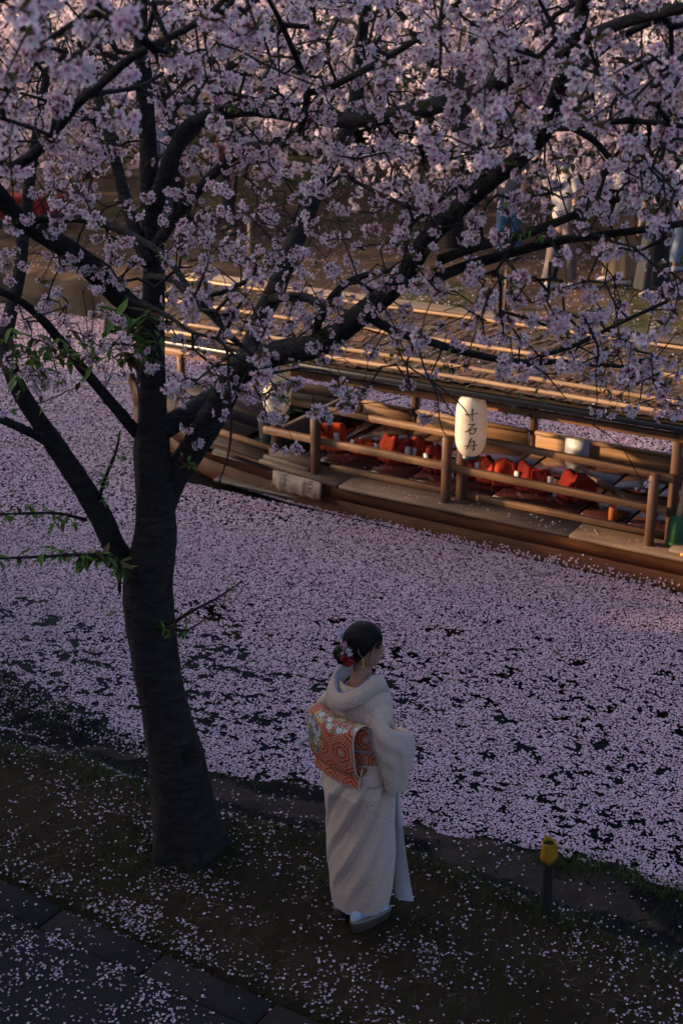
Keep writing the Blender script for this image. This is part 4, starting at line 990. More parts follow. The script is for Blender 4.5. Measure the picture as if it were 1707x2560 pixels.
for n_, l_, tint in ((8, 2, (1, 1, 1)), (10, 0, (1, .92, .95)), (11, 2, (1, .97, 1)), (12, 0, (.98, .87, .91)), (7, 3, (1, .93, .96)), (4, 4, (.97, .85, .90)), (13, 1, (1, 1, 1)), (9, 0, (1, .96, .99)), (5, 3, (1, .89, .92)), (3, 3, (.95, .80, .85)), (10, 1, (1, .99, 1)), (6, 2, (1, .92, .96))):
    V_, F_, C_c = cluster(rg, n_, True, leaves=l_); CL_N.append((V_, F_, C_c * np.array(tint)))
CL_F = [cluster(rg, n, False, .021, l) for n, l in ((9, 0), (8, 1), (10, 0), (11, 1), (8, 0))]
M_BLOS = m_attr('blossom', .7, trans=.34, spec=.2)
def many(tpls, idx, pos, R, sc, name):
    VV, FF, CC, off = [], [], [], 0
    for k, (V, F, C) in enumerate(tpls):
        s = np.where(idx == k)[0]
        if not len(s): continue
        W = np.einsum('nij,kj->nki', R[s], V) * sc[s].reshape(-1, 1, 1) + pos[s][:, None, :]
        VV.append(W.reshape(-1, 3)); CC.append(np.tile(C, (len(s), 1)) * np.repeat(RNG.uniform(.84, 1.04, (len(s), 1)), len(V), axis=0))
        for i in range(len(s)): FF += [[a + off for a in f] for f in F]; off += len(V)
    return mesh(name, np.concatenate(VV), FF, False, np.concatenate(CC))
def grow(nodes, att, seg=.06, up=.15, rng=RNG, jit=.25):
    """twigs: each attractor in turn joins the nearest point of what has already grown"""
    P = [tuple(p) for p in nodes]; par = [-1] * len(P); cnt = [0] * len(P); base = len(P)
    kd0 = kdtree.KDTree(len(P)); [kd0.insert(p, i) for i, p in enumerate(P)]; kd0.balance()
    order = sorted(range(len(att)), key=lambda i: kd0.find(att[i])[2])
    ends = {}; kd = kd0; fresh = []
    for c, i in enumerate(order):
        if c % 40 == 0 and c:
            kd = kdtree.KDTree(len(P)); [kd.insert(p, k) for k, p in enumerate(P)]; kd.balance(); fresh = []
        a = np.array(att[i]); _, j, d = kd.find(a)
        for k in fresh:
            dk = np.linalg.norm(np.array(P[k]) - a)
            if dk < d * .9: j, d = k, dk
        p0 = np.array(P[j]); m = max(1, int(d / seg)); 
        side = rng.normal(0, 1, 3) * d * jit * .5; prev = j
        for q in range(1, m + 1):
            f = q / m; x = p0 + (a - p0) * f + side * math.sin(math.pi * f) + np.array([0, 0, up * d * math.sin(math.pi * f)])
            if q < m: x = x + rng.normal(0, seg * .075, 3)
            P.append(tuple(x)); par.append(prev); cnt.append(0); prev = len(P) - 1
            if q % 2 == 0 or q == m: fresh.append(prev)
        ends[i] = prev
    cnt = np.zeros(len(P)); 
    for i in ends.values(): cnt[i] += 1
    for k in range(len(P) - 1, base - 1, -1):
        cnt[par[k]] += cnt[k]
    return np.array(P), np.array(par), cnt, base
def twig_mesh(P, par, cnt, base, name, r0=.0016, rmax=.009, n=4, p=.5):
    k = np.arange(base, len(P)); a = P[par[k]]; b = P[k]
    ra = np.where(par[k] >= base, np.minimum(r0 * np.maximum(cnt[par[k]], 1) ** p, rmax), np.minimum(r0 * np.maximum(cnt[k], 1) ** p * 1.15, rmax)); rb = np.minimum(r0 * np.maximum(cnt[k], 1) ** p, rmax)
    d = b - a; L = np.linalg.norm(d, axis=1, keepdims=True) + 1e-9; d = d / L
    u = np.cross(d, np.array([.3, .2, .93])); u /= np.linalg.norm(u, axis=1, keepdims=True) + 1e-9; v = np.cross(d, u)
    ang = np.arange(n) * 2 * np.pi / n
    ring = np.cos(ang)[None, :, None] * u[:, None] + np.sin(ang)[None, :, None] * v[:, None]
    V = np.concatenate([a[:, None] + ring * ra[:, None, None], b[:, None] + d[:, None] * L[:, None] * .08 + ring * rb[:, None, None]], 1).reshape(-1, 3)
    o = (np.arange(len(k)) * 2 * n)[:, None, None]; j = np.arange(n)
    F = np.stack([j, (j + 1) % n, n + (j + 1) % n, n + j], 1)[None] + o
    return mesh(name, V, F.reshape(-1, 4), True)
# how thickly the blossom hangs, read off the photograph in cells of 95 px
DENS = """999987788999997688
899998888899898667
788888877668876578
899877776678875578
789767767666644566
667775555555345567
455866686454223332
245667885678543215
356677899363688885
475575898222246765
121287474612000036
000011020000000000""".split()
att, isnear = [], []
ra = np.random.default_rng(21)
for r, row in enumerate(DENS):
    for c, ch in enumerate(row):
        n = int(ch) * 1.08
        for _ in range(int(n) + (ra.uniform() < n % 1)):
            for tries in range(4):
                px = (c + ra.uniform()) * 94.83; py = (r + ra.uniform()) * 95
                if r == 0: py -= ra.uniform(0, 60)
                if fbm(px, py, 130, 301, 3) > ra.uniform(.44, .62): break
            w_ = np.hypot(NPX[:, 0] - px, NPX[:, 1] - py); ks = np.argsort(w_)[:30]; k = ks[ra.integers(0, 30)]
            D = NPX[k, 2] + ra.normal(0, .30) - .10
            if r < 2 and c < 4 and ra.uniform() < .42: D = ra.uniform(2.3, 3.0)
            if r < 5 and c > 10 and ra.uniform() < .10: D = ra.uniform(3.0, 3.8)
            D = max(D, 2.3)
            if ra.uniform() > min(1, (D / 4.6) ** 2 + .12): continue
            if 300 < px < 440 and py > 300 and D < 6.6 and ra.uniform() < .6: continue
            att.append(at(px, py, D=D))
# the crown goes on past the frame: above, left and right
for _ in range(420):
    px = ra.uniform(-500, 2200); py = ra.uniform(-520, 60) if ra.uniform() < .7 else ra.uniform(0, 800)
    if -60 < px < 1770 and py > -40: continue
    att.append(at(px, py, D=ra.uniform(3.4, 6.5)))
att = np.array(att); print('clusters', len(att))
bare = []
for _ in range(420):
    k = ra.integers(0, len(att)); bare.append(att[k] + ra.normal(0, .16, 3))
PP, PAR, CNT, BASE = grow(NODES, np.concatenate([att, np.array(bare)]), .055, rng=np.random.default_rng(5))
tw = tobj('twigs', twig_mesh(PP, PAR, CNT, BASE, 'twigs'), M_BARKT); tw['kind'] = 'stuff'
# clusters sit at the attractors; more sit along the thin twigs
isend = CNT <= 3; thin = np.where(isend & (np.arange(len(PP)) >= BASE))[0]
extra = PP[thin][ra.uniform(0, 1, len(thin)) < .07]
cpos = np.concatenate([att, extra]); csc = np.concatenate([ra.uniform(.85, 1.15, len(att)), ra.uniform(.6, .95, len(extra))])
cidx = ra.integers(0, len(CL_N), len(cpos)); cR = rand_rots(len(cpos), .6, ra)
px, py, dd = pix(cpos); infr = (px > -20) & (px < 1727) & (py > -20) & (py < 1300)
show = np.where(infr, csc / dd, 0); top = np.argsort(-show)[:300]; rest = np.setdiff1d(np.arange(len(cpos)), top)
CLM = []
for k, (V, F, C) in enumerate(CL_N):
    me = mesh('blossom_cluster', V, F, False, C); me.materials.append(M_BLOS); CLM.append(me)
for i in top:
    o = bpy.data.objects.new('blossom_cluster', CLM[cidx[i]]); o.parent = tree
    M = Matrix(cR[i].tolist()).to_4x4(); M = Matrix.Translation(Vector(cpos[i] - TO)) @ M @ Matrix.Scale(float(csc[i]), 4); o.matrix_local = M; COL.objects.link(o)
cr = tobj('crown', many(CL_N, cidx[rest], cpos[rest], cR[rest], csc[rest], 'crown'), M_BLOS); cr['kind'] = 'stuff'
print('all clusters', len(cpos))

# ------------------------------------------------------------------ leafy sprigs
M_LEAF = m_attr('young_leaf', .55, trans=.3, spec=.4)
ALL_LEAVES = []
def sprig(pts, n, L=(.03, .055), spread=.05, bronze=.25, hang=.3):
    """n tufts of leaves spread along the points"""
    P = spline(np.array(pts), 8) if len(pts) > 2 else np.linspace(pts[0], pts[-1], 8)
    for i in range(n):
        p = P[ra.integers(0, len(P))] + ra.normal(0, spread * .35, 3)
        for j in range(ra.integers(2, 4)):
            th = ra.uniform(0, 6.28); d = np.array([math.cos(th), math.sin(th), ra.uniform(-1.2, .7) - hang]); d /= np.linalg.norm(d)
            z = np.cross(d, [-d[1], d[0], .01]); z /= np.linalg.norm(z) + 1e-9; y = np.cross(z, d)
            ALL_LEAVES.append((p, np.stack([d, y, z]).T, ra.uniform(*L), ra.uniform() < bronze))
def lp(nm, a=0.0, b=1.0):
    P, R = limb_pts(LIMBS[nm], 8); n = len(P); return P[int(a * (n - 1)):int(b * (n - 1)) + 1]
sprig(lp('z', .1, 1)[::5], 30, (.04, .075)); sprig(lp('z', .12, .4)[::4], 24, (.05, .09)); sprig(lp('za', .1, 1)[::5], 15, (.04, .065)); sprig(lp('zb')[::5], 12, (.035, .06)); sprig(lp('zc', .2, 1)[::4], 9, (.02, .035)); sprig(lp('zd', .1, 1)[::4], 8, (.03, .045))
sprig([at(300, 800, D=5.6), at(340, 830, D=5.5), at(350, 880, D=5.5)], 26, (.07, .11), .10); sprig([at(150, 880, D=5.9), at(250, 860, D=5.8), at(320, 840, D=5.7)], 24, (.045, .08), .14)
sprig([at(0, 930, D=5.9), at(60, 890, D=5.9), at(130, 880, D=5.9)], 34, (.05, .085), .16); sprig([at(20, 980, D=6.0), at(100, 960, D=6.0), at(150, 940, D=6)], 14, (.03, .05), .1)
sprig([at(405, 1560, Y=TY - .12), at(412, 1575, Y=TY - .13)], 4, (.03, .05), .02); sprig([at(470, 1150, D=6.4), at(490, 1165, D=6.4)], 7, (.03, .05), .04); sprig([at(285, 1520, D=6.8), at(295, 1535, D=6.8)], 4, (.02, .04), .03)
for a in ((640, 300), (560, 250), (250, 400), (860, 760), (1090, 470), (1260, 700), (990, 870), (1290, 560), (120, 470), (480, 700), (440, 620), (620, 760), (1050, 300), (1440, 400), (1150, 900), (1330, 1010), (1500, 960), (700, 960)):
    k = np.argmin(np.hypot(NPX[:, 0] - a[0], NPX[:, 1] - a[1])); D = NPX[k, 2] - .1
    sprig([at(a[0] - 25, a[1] - 15, D=D), at(a[0], a[1], D=D), at(a[0] + 25, a[1] + 18, D=D)], 9, (.022, .042), .09, bronze=.5)
LEAFM = []
for br in (0, 1):
    for k in range(5):
        q, f = leaf_vf(1.0); q = q.copy(); q[:, 2] += .12 * k * (q[:, 0] ** 2) * (-1) ** k
        me = mesh('leaf', q, f, True, np.tile((np.array([.13, .07, .03]) if br else np.array([.11, .205, .03])) * (.5 + .18 * k), (len(q), 1))); me.materials.append(M_LEAF); LEAFM.append(me)
big = sorted(range(len(ALL_LEAVES)), key=lambda i: -ALL_LEAVES[i][2] / depth(ALL_LEAVES[i][0]))
mb = MB()
for k, i in enumerate(big):
    p, R, L, br = ALL_LEAVES[i]; v = int(br) * 5 + (i * 7) % 5
    if k < 295:
        o = bpy.data.objects.new('leaf', LEAFM[v]); o.parent = tree; o.matrix_local = Matrix.Translation(Vector(p - TO)) @ Matrix(R.tolist()).to_4x4() @ Matrix.Scale(float(L), 4); COL.objects.link(o)
    else:
        q, f = leaf_vf(L); mb.add(q @ R.T + p, f, (np.array([.13, .07, .03]) if br else np.array([.11, .205, .03])) * ra.uniform(.5, 1.25))
o = tobj('leaves', mb.mesh('leaves', False, True), M_LEAF); o['kind'] = 'stuff'
# small yellow tag on the trunk
p = at(341, 1539, Y=TY); k = np.argmin(np.linalg.norm(TP - p, axis=1)); q = TP[k]; v = C0 - p; v /= np.linalg.norm(v)
V, F = box_vf(.020, .004, .022); hit = q + (p - q) * 1.0; o = obj('tag', mesh('tag', V, F), m_plain('yellow_tag', (.62, .42, .02), .5, (.30, .16, .02), 90), tree, Vector(p + v * (TRr[k] * .78) - TO), (.1, .15, -.35)); o['label'] = 'small yellow tag'
# ================================================================== what stands on the far bank, and unseen shade casters added at the left
def far_tree_parts(seed, H=3.4, RX=2.9, n=1500):
    r = np.random.default_rng(seed)
    limbs = []
    tr = spline(np.array([(0, 0, -.2), (.05, .03, .6), (-.06, .1, 1.3), (.08, .05, 2.0), (.0, .0, 2.7)]), 6)
    limbs.append((tr, np.linspace(.19, .11, len(tr))))
    nodes_ = [tr[10:]]
    for k in range(7):
        a = k * 2 * math.pi / 7 + r.uniform(-.3, .3); z0 = r.uniform(1.0, 2.2); L = RX * r.uniform(.75, 1.05); e = r.uniform(-.1, .9)
        d = np.array([math.cos(a), math.sin(a), 0])
        p = spline(np.array([(0, 0, z0), *(d * L * .35 + [0, 0, z0 + .45 + e * .3],), *(d * L * .7 + [r.uniform(-.3, .3), r.uniform(-.3, .3), z0 + .75 + e * .7],), *(d * L + [r.uniform(-.4, .4), r.uniform(-.4, .4), z0 + .6 + e],)]), 6)
        limbs.append((p, np.linspace(.085, .022, len(p)))); nodes_.append(p)
    att = []
    while len(att) < n:
        q = r.normal(0, 1, 3); q /= np.linalg.norm(q); q *= r.uniform(.35, 1.0) ** .5
        x = q * np.array([RX * 1.1, RX * 1.1, 1.8]) + np.array([0, 0, 2.15])
        if x[2] < .72 + .35 * math.sin(x[0] * 2.1 + seed) * math.cos(x[1] * 1.7): continue
        if vnoise(x[0] + seed * 7.7, x[1] + x[2] * .8, .8, seed) < .36: continue
        att.append(x)
    return limbs, np.concatenate(nodes_), np.array(att)
FT = []
for sd in (1, 2):
    limbs, nd, at_ = far_tree_parts(sd)
    P, par, cnt, base = grow(nd, at_, .16, rng=np.random.default_rng(sd + 40))
    twm = twig_mesh(P, par, cnt, base, 'twigs', .004, .02)
    r = np.random.default_rng(sd + 80)
    pos = np.concatenate([at_, P[base:][r.uniform(0, 1, len(P) - base) < .30]]); idx = r.integers(0, len(CL_F), len(pos))
    crm = many(CL_F, idx, pos, rand_rots(len(pos), 3.0, r), r.uniform(.9, 1.6, len(pos)), 'crown')
    lm = [limb_mesh('limb', p, R, 9, .08, k + sd * 20) for k, (p, R) in enumerate(limbs)]
    for me, m_ in [(crm, M_BLOS), (twm, M_BARKT)] + [(l, M_BARKT) for l in lm]: me.materials.append(m_)
    FT.append((lm, twm, crm)); print('far clusters', len(pos))
def far_tree(x, y, rz, sc, var, label, group='cherry trees on the far bank', z=None):
    zz = float(zfar(x, y)) if z is None else z
    root = empty('cherry_tree', (x, y, zz), rz, label=label, cat='tree', group=group); root.scale = (sc,) * 3
    lm, twm, crm = FT[var]
    for k, me in enumerate(lm): obj('trunk' if k == 0 else 'limb', me, None, root)
    for nm, me in (('twigs', twm), ('crown', crm)):
        o = obj(nm, me, None, root); o['kind'] = 'stuff'
    return root
FTL = [(-6.8, 22.2, .3, .95, 0, 'far bank cherry tree at the left edge behind the big trunk'), (-2.6, 22.8, 2.1, 1.0, 1, 'far bank cherry tree seen left of the rising limb'),
       (1.6, 20.6, 4.0, .95, 0, 'sunlit far bank cherry tree with low pale blossom at the centre'), (5.4, 19.2, 1.2, 1.0, 1, 'far bank cherry tree hanging over the strollers'),
       (9.0, 20.0, 5.2, 1.0, 0, 'far bank cherry tree at the right edge'), (-4.6, 26.5, 3.0, 1.05, 1, 'back row cherry tree at the upper left'), (-.3, 26.0, .9, 1.05, 0, 'back row cherry tree at the upper middle'),
       (4.2, 25.0, 2.6, 1.05, 1, 'back row cherry tree at the upper right'), (8.6, 26.0, 1.0, 1.1, 0, 'back row cherry tree beyond the right edge'), (-9.5, 28.5, 1.7, 1.1, 0, 'back row cherry tree beyond the left edge'),
       (-2.5, 32.0, 4.4, 1.3, 1, 'farthest cherry tree on the slope left of centre'), (4.0, 32.0, 5.1, 1.3, 0, 'farthest cherry tree on the slope right of centre'), (-8.5, 35.0, .2, 1.4, 1, 'farthest cherry tree on the slope at the left')]
for a in FTL: far_tree(*a)
# clipped hedge along the back of the far bank
def hedge(s0, s1, t0, t1, H, label, seed):
    r = np.random.default_rng(seed); n = int((s1 - s0) * 900)
    s = r.uniform(s0, s1, n); t = r.uniform(t0, t1, n); h = r.uniform(0, 1, n)
    edge_ = r.integers(0, 3, n); t = np.where(edge_ == 0, t0 + r.normal(0, .06, n), t); h = np.where(edge_ == 1, 1 + r.normal(0, .05, n), h)
    x = BO[0] + s * BU[0] + t * BN[0]; y = BO[1] + s * BU[1] + t * BN[1]
    z = zfar(x, y) + h * H * (.85 + .3 * vnoise(s, t, .9, seed))
    q, f = leaf_vf(1.0); q = q[[0, 1, 3, 4]] ; F = np.array([[0, 1, 2, 3]])
    c = np.array([.030, .045, .014]) * r.uniform(.4, 1.3, (n, 1))
    root = empty('hedge', bl((s0 + s1) / 2, (t0 + t1) / 2, -WATER * 0), BOAT_RZ, label=label, cat='hedge')
    W, G, C = scatter(q, F, np.stack([x, y, z], 1), rand_rots(n, 1.4, r), r.uniform(.07, .14, n), np.ones((4, 3)), c)
    me = mesh('hedge_leaves', W, G, False, C); root_m = root.matrix_basis.copy(); me.transform((Matrix.Translation(root.location) @ Matrix.Rotation(BOAT_RZ, 4, 'Z')).inverted())
    o = obj('foliage', me, M_LEAF, root); o['kind'] = 'stuff'
    # woody core so that the hedge is not see-through
    V, F = box_vf(s1 - s0, (t1 - t0) * .75, H * .85); zc = float(zfar(*(bl((s0 + s1) / 2, (t0 + t1) / 2, 0)[:2]))) - float(root.location[2]); obj('core', mesh('core', V + [0, 0, zc + H * .42], F), m_plain('hedge_core', (.010, .012, .006), .95), root)
hedge(-3.2, 6.4, 11.6, 12.8, 1.25, 'dark clipped hedge at the back of the far bank', 5)
hedge(-16, -4.2, 13.2, 14.2, 1.3, 'dark hedge running on towards the left of the far bank', 6)
# red cloth bench at the far left
rb = far_hit(88, 560); M_REDC = m_plain('red_felt', (.24, .014, .012), .95, (.17, .010, .009), 20)
bench = empty('bench', rb, -.2, label='low bench draped in red cloth at the far left', cat='bench')
V, F = box_vf(1.1, .55, .05, .01); obj('seat', mesh('seat', V + [0, 0, .42], F), M_REDC, bench)
V = []; k = 30
for z in (.425, .12):
    for i in range(k): a = -.55 + 1.1 * i / (k - 1); V.append((a, -.285 - .018 * math.sin(i * 1.3) * (1 if z < .3 else .2), z))
obj('cloth_drape', mesh('cloth_drape', V, [(i, i + 1, k + i + 1, k + i) for i in range(k - 1)], True), M_REDC, bench)
for sx in (-.46, .46):
    for sy in (-.2, .2): V, F = box_vf(.06, .06, .40); obj('leg', mesh('leg', V + [sx, sy, .20], F), M_POST, bench)
# plank walkway and short post by the landing, just behind the roof
for a in ((625, 645), (1262, 775)):
    p = far_hit(*a); V, F = tube_vf([p - [0, 0, .05], p + [0, 0, .25], p + [0, 0, .5]], .022, 8); obj('landing_post', mesh('landing_post', V, F), M_BATTEN if a[0] < 900 else M_POST, None, label='pale thin post standing at the far landing' if a[0] < 900 else 'short dark post behind the boat roof', cat='post')
# unseen building added beyond the left edge to shade the near bank and water
SH_X, SH_Y0, SH_Y1, SH_H = -11.0, -18.0, 11.6, 11.0
sh = empty('shade_building', (SH_X - 4, (SH_Y0 + SH_Y1) / 2, 0), 0, label='tall wooden building added out of view at the left to shade the near bank', cat='building')
L_ = SH_Y1 - SH_Y0
M_PLAST = m_plain('plaster', (.55, .52, .46), .9, (.45, .42, .38), 3); M_CEDAR = m_wood('charred_cedar', (.045, .036, .030), (.028, .022, .019), .8); M_TILE = m_plain('roof_tile', (.07, .072, .078), .5, (.05, .05, .055), 5)
V, F = box_vf(7.6, L_, 7.8); obj('wall', mesh('wall', V + [0, 0, 3.9], F), M_PLAST, sh)
for i in range(36):
    V, F = box_vf(.03, L_ / 36 - .02, 3.2, .004); obj('plank', mesh('plank', V, F), M_CEDAR, sh, (3.82, -L_ / 2 + (i + .5) * L_ / 36, 1.62))
for sx in (-1, 1):
    V = [(0, -L_ / 2 - .5, SH_H), (0, L_ / 2 + .5, SH_H), (sx * 4.6, L_ / 2 + .5, 7.6), (sx * 4.6, -L_ / 2 - .5, 7.6)]; V += [(a, b, c - .2) for a, b, c in V]
    obj('roof_slope', mesh('roof_slope', V, [(0, 1, 2, 3), (7, 6, 5, 4), (0, 4, 5, 1), (1, 5, 6, 2), (2, 6, 7, 3), (3, 7, 4, 0)]), M_TILE, sh)
for sy in (-1, 1):
    V = [(-3.8, sy * L_ / 2, 7.7), (3.8, sy * L_ / 2, 7.7), (0, sy * L_ / 2, 10.8)]; V += [(a, b - sy * .2, c) for a, b, c in V]
    obj('gable', mesh('gable', V, [(0, 1, 2), (5, 4, 3), (0, 3, 4, 1), (1, 4, 5, 2), (2, 5, 3, 0)]), M_PLAST, sh)
# low wing added as well: shades the water, lets sun pass to the boat
wing = empty('shade_wing', (-22.2, 15.2, 0), 0, label='low wing added out of view at the left to shade the canal', cat='building')
V, F = box_vf(3.6, 8.2, 3.6); obj('wall', mesh('wall', V + [0, 0, 1.8], F), M_PLAST, wing)
for i in range(16): V, F = box_vf(.03, .49, 2.2, .004); obj('plank', mesh('plank', V, F), M_CEDAR, wing, (1.82, -3.85 + i * .513, 1.15))
V = []
for y in (-4.5, 4.5): V += [(-2.3, y, 3.5), (0, y, 4.88), (2.3, y, 3.5), (2.3, y, 3.35), (0, y, 4.68), (-2.3, y, 3.35)]
obj('roof', mesh('roof', V, [(i, (i + 1) % 6, 6 + (i + 1) % 6, 6 + i) for i in range(6)] + [(5, 4, 3, 2, 1, 0), (6, 7, 8, 9, 10, 11)]), M_TILE, wing)
for k, (x, y) in enumerate(((-11.5, 24.6), (-14.5, 27.4), (-16.5, 23.8))):  # unseen trees added to break the sun on the far bank into streaks
    far_tree(x, y, k * 2.3, 1.0, k % 2, ('cherry tree added for shade just beyond the left edge', 'cherry tree added for shade, set back beyond the left edge', 'cherry tree added for shade well beyond the left edge')[k])
far_tree(-10.5, 13.0, .7, .72, 1, 'small cherry tree added beyond the left edge to dapple the boat', 'added shade trees beyond the left edge', z=.0)  # unseen tree, added only for its dappled shade on the boat
# ================================================================== the woman in a kimono
WA = math.radians(46)                                  # she faces away and to the right
WP = at(902, 2285, z=0); WP[2] = float(zg(WP[0], WP[1])) + .004
lady = empty('person', WP, -WA, label='person in a cream lace kimono with orange patterned sash, seen from behind', cat='person'); lady.scale = (.985,) * 3
def m_lace():
    m, nt, b, o = nodes('kimono_lace')
    v = nt.nodes.new('ShaderNodeTexVoronoi'); v.inputs['Scale'].default_value = 95; v.feature = 'DISTANCE_TO_EDGE'
    tc = nt.nodes.new('ShaderNodeTexCoord'); mp = nt.nodes.new('ShaderNodeMapping'); mp.inputs['Scale'].default_value = (1, 1, .62); nt.links.new(tc.outputs['Object'], mp.inputs[0]); nt.links.new(mp.outputs[0], v.inputs['Vector'])
    f = noise(nt, 260, 3, stretch=(1, 1, .40)); g = noise(nt, 5, 3)
    c = mix(nt, ramp(nt, f, .50, .66), (.65, .455, .355), (.30, .195, .14))
    c = mix(nt, ramp(nt, v.outputs['Distance'], .05, .0), c, (.72, .53, .42)); c = mix(nt, ramp(nt, g, .45, .75), c, (.61, .435, .345))
    nt.links.new(c, b.inputs['Base Color']); b.inputs['Roughness'].default_value = .8; b.inputs['Specular IOR Level'].default_value = .25
    b.inputs['Sheen Weight'].default_value = .25; bump(nt, b, f, .35, .003)
    return m
M_LACE = m_lace(); M_SKIN = m_plain('skin', (.40, .205, .135), .55, (.36, .18, .115), 18, .05)
M_LINING = m_plain('pale_lining', (.50, .46, .49), .8, (.44, .41, .44), 20); M_TABI = m_plain('tabi_cloth', (.52, .58, .66), .8, (.46, .53, .62), 30)
M_HAIR = m_plain('black_hair', (.0035, .003, .003), .62, (.007, .006, .0055), 60, .5, stretch=(1, 1, .2), spec=.22)
def ell(cx, cy, z, rx, ry, n=48, p=2.3, f=None):
    a = np.linspace(0, 2 * np.pi, n, endpoint=False); c, s = np.cos(a), np.sin(a)
    x = np.sign(c) * np.abs(c) ** (2 / p) * rx; y = np.sign(s) * np.abs(s) ** (2 / p) * ry
    k = 1 + (f(a, z) if f else 0)
    return np.stack([cx + x * k, cy + y * k, np.full(n, z)], 1)
def skirt_fold(a, z):
    # the wrap is drawn tight from the right hip down across the back of the legs: diagonal folds fanning out
    ph = np.mod(a - 3.6, 2 * np.pi)                       # 0 at her left back, grows towards her right
    q = ph * 1.15 - (z - .30) * 3.4
    win = np.exp(-((ph - 1.75) / 1.05) ** 2) * np.clip((z - .12) / .15, 0, 1) * np.clip((.90 - z) / .12, 0, 1)
    f = np.mod(q / .80 + .25, 1.0); saw = f ** .8 * np.clip((1 - f) / .22, 0, 1)
    f2 = np.mod(q / .37 + .6, 1.0); saw2 = f2 * np.clip((1 - f2) / .3, 0, 1)
    return win * (.25 * saw + .06 * saw2 - .09) + .008 * np.sin(5 * a + z * 14) + .012 * np.sin(11 * a - z * 23) * np.clip((.5 - z) * 2, 0, 1)
prof = [(.105, .146, .124, .0, .0), (.13, .150, .129, .0, .0), (.18, .156, .136, 0, 0), (.28, .160, .142, 0, 0), (.38, .165, .150, 0, -.002), (.48, .166, .150, 0, -.004), (.58, .164, .146, 0, -.006), (.68, .168, .152, 0, -.012), (.78, .175, .162, 0, -.02), (.86, .172, .152, 0, -.018), (.93, .158, .128, 0, -.008), (.99, .148, .112, 0, 0)]
rings = []
for z in np.linspace(.105, .99, 110):
    rx, ry, cx, cy = [np.interp(z, [p[0] for p in prof], [p[k] for p in prof]) for k in (1, 2, 3, 4)]
    r = ell(cx, cy, z, rx, ry, 120, 2.3, skirt_fold)
    if z < .22: a = np.linspace(0, 2 * np.pi, 120, endpoint=False); r[:, 2] += (.22 - z) / .115 * (.014 * np.cos(a - .6) + .006 * np.sin(a * 5))
    rings.append(r)
V, F = loft_vf(rings, cap=False); obj('kimono_skirt', mesh('kimono_skirt', V, F, True), M_LACE, lady)
# hem lining showing under the skirt
r0 = rings[0]; rr = [r0 * [1.012, 1.012, 1] + [0, 0, .004], r0 * [1.012, 1.012, 1] + [0, 0, -.004], r0 * [.98, .98, 1] + [0, 0, -.010], r0 * [.94, .94, 1] + [0, 0, .01]]
V, F = loft_vf(rr, cap=False); obj('hem_lining', mesh('hem_lining', V, F, True), M_TABI, lady)
# bodice
bp = [(.95, .146, .116, 0, 0), (1.03, .142, .114, 0, 0), (1.10, .146, .116, 0, .0), (1.17, .152, .120, 0, -.002), (1.21, .156, .120, 0, -.008), (1.245, .150, .116, 0, -.014), (1.275, .130, .108, 0, -.016), (1.298, .112, .100, 0, -.016), (1.315, .085, .090, 0, -.014)]
rings = []
for z in np.linspace(.95, 1.315, 34):
    rx, ry, cx, cy = [np.interp(z, [p[0] for p in bp], [p[k] for p in bp]) for k in (1, 2, 3, 4)]
    rings.append(ell(cx, cy, z, rx, ry, 64, 2.25, lambda a, z: .02 * np.sin(a * 4 + z * 20) * np.clip((1.25 - z) * 5, 0, 1) + .010 * np.sin(a * 9 + z * 31)))
V, F = loft_vf(rings, cap=False); obj('kimono_bodice', mesh('kimono_bodice', V, F, True), M_LACE, lady)
# folded tuck below the sash
rings = [ell(0, -.012, z, rx, ry, 64, 2.3, lambda a, z: .015 * np.sin(a * 7 + z * 50)) for z, rx, ry in ((.945, .160, .130), (.925, .176, .148), (.895, .183, .160), (.865, .184, .166), (.845, .182, .166), (.838, .177, .162), (.85, .170, .155))]
V, F = loft_vf(rings, cap=False); obj('waist_tuck', mesh('waist_tuck', V, F, True), M_LACE, lady)
# sleeves: the cloth falls from shoulder and bent arm, deep under the forearm
def sleeve(sd):
    xy = [(.040, -.016), (.090, -.020), (.140, -.030), (.180, -.042), (.206, -.036), (.216, .012), (.204, .072), (.170, .130), (.120, .170), (.050, .192)]
    ztop = [1.300, 1.276, 1.246, 1.205, 1.160, 1.120, 1.085, 1.052, 1.022, 1.000]; zbot = [1.120, 1.040, .950, .870, .815, .785, .772, .766, .764, .764]
    bb = [.084, .086, .080, .068, .056, .048, .043, .039, .035, .030]
    K = spline(np.c_[np.array(xy), ztop, zbot, bb], 7); D = np.gradient(K[:, :2], axis=0); D /= np.linalg.norm(D, axis=1)[:, None]
    n = 44; th = np.linspace(0, 2 * np.pi, n, endpoint=False); S = []
    for i, (x, y, zt, zb, b_) in enumerate(K):
        m = i / (len(K) - 1); cz, sz = np.cos(th), np.sin(th)                     # cz=1 at the top
        f = .5 + .5 * cz; z = zb + (zt - zb) * f
        wdt = b_ * np.abs(sz) ** .75 * np.sign(sz) * (.22 + .78 * np.clip(f * 1.25, 0, 1) ** .9)
        # folds: hanging pleats below the arm, tension creases at the elbow
        wdt = wdt * (1 + .16 * np.sin(m * 30 + f * 4) * (1 - f) + .13 * np.exp(-((m - .45) / .12) ** 2) * np.sin(f * 22 + m * 20) + .05 * np.sin(m * 61 + f * 9))
        N2 = np.array([-D[i, 1], D[i, 0]])
        S.append(np.stack([sd * (x + wdt * N2[0] * -1), y + wdt * N2[1] * -1, z + .008 * np.sin(m * 25) * (1 - f)], 1))
    if sd < 0: S = [r[::-1] for r in S]
    V, F = loft_vf(S); return obj('sleeve', mesh('sleeve', V, F, True), M_LACE, lady)
sleeve(1); sleeve(-1)
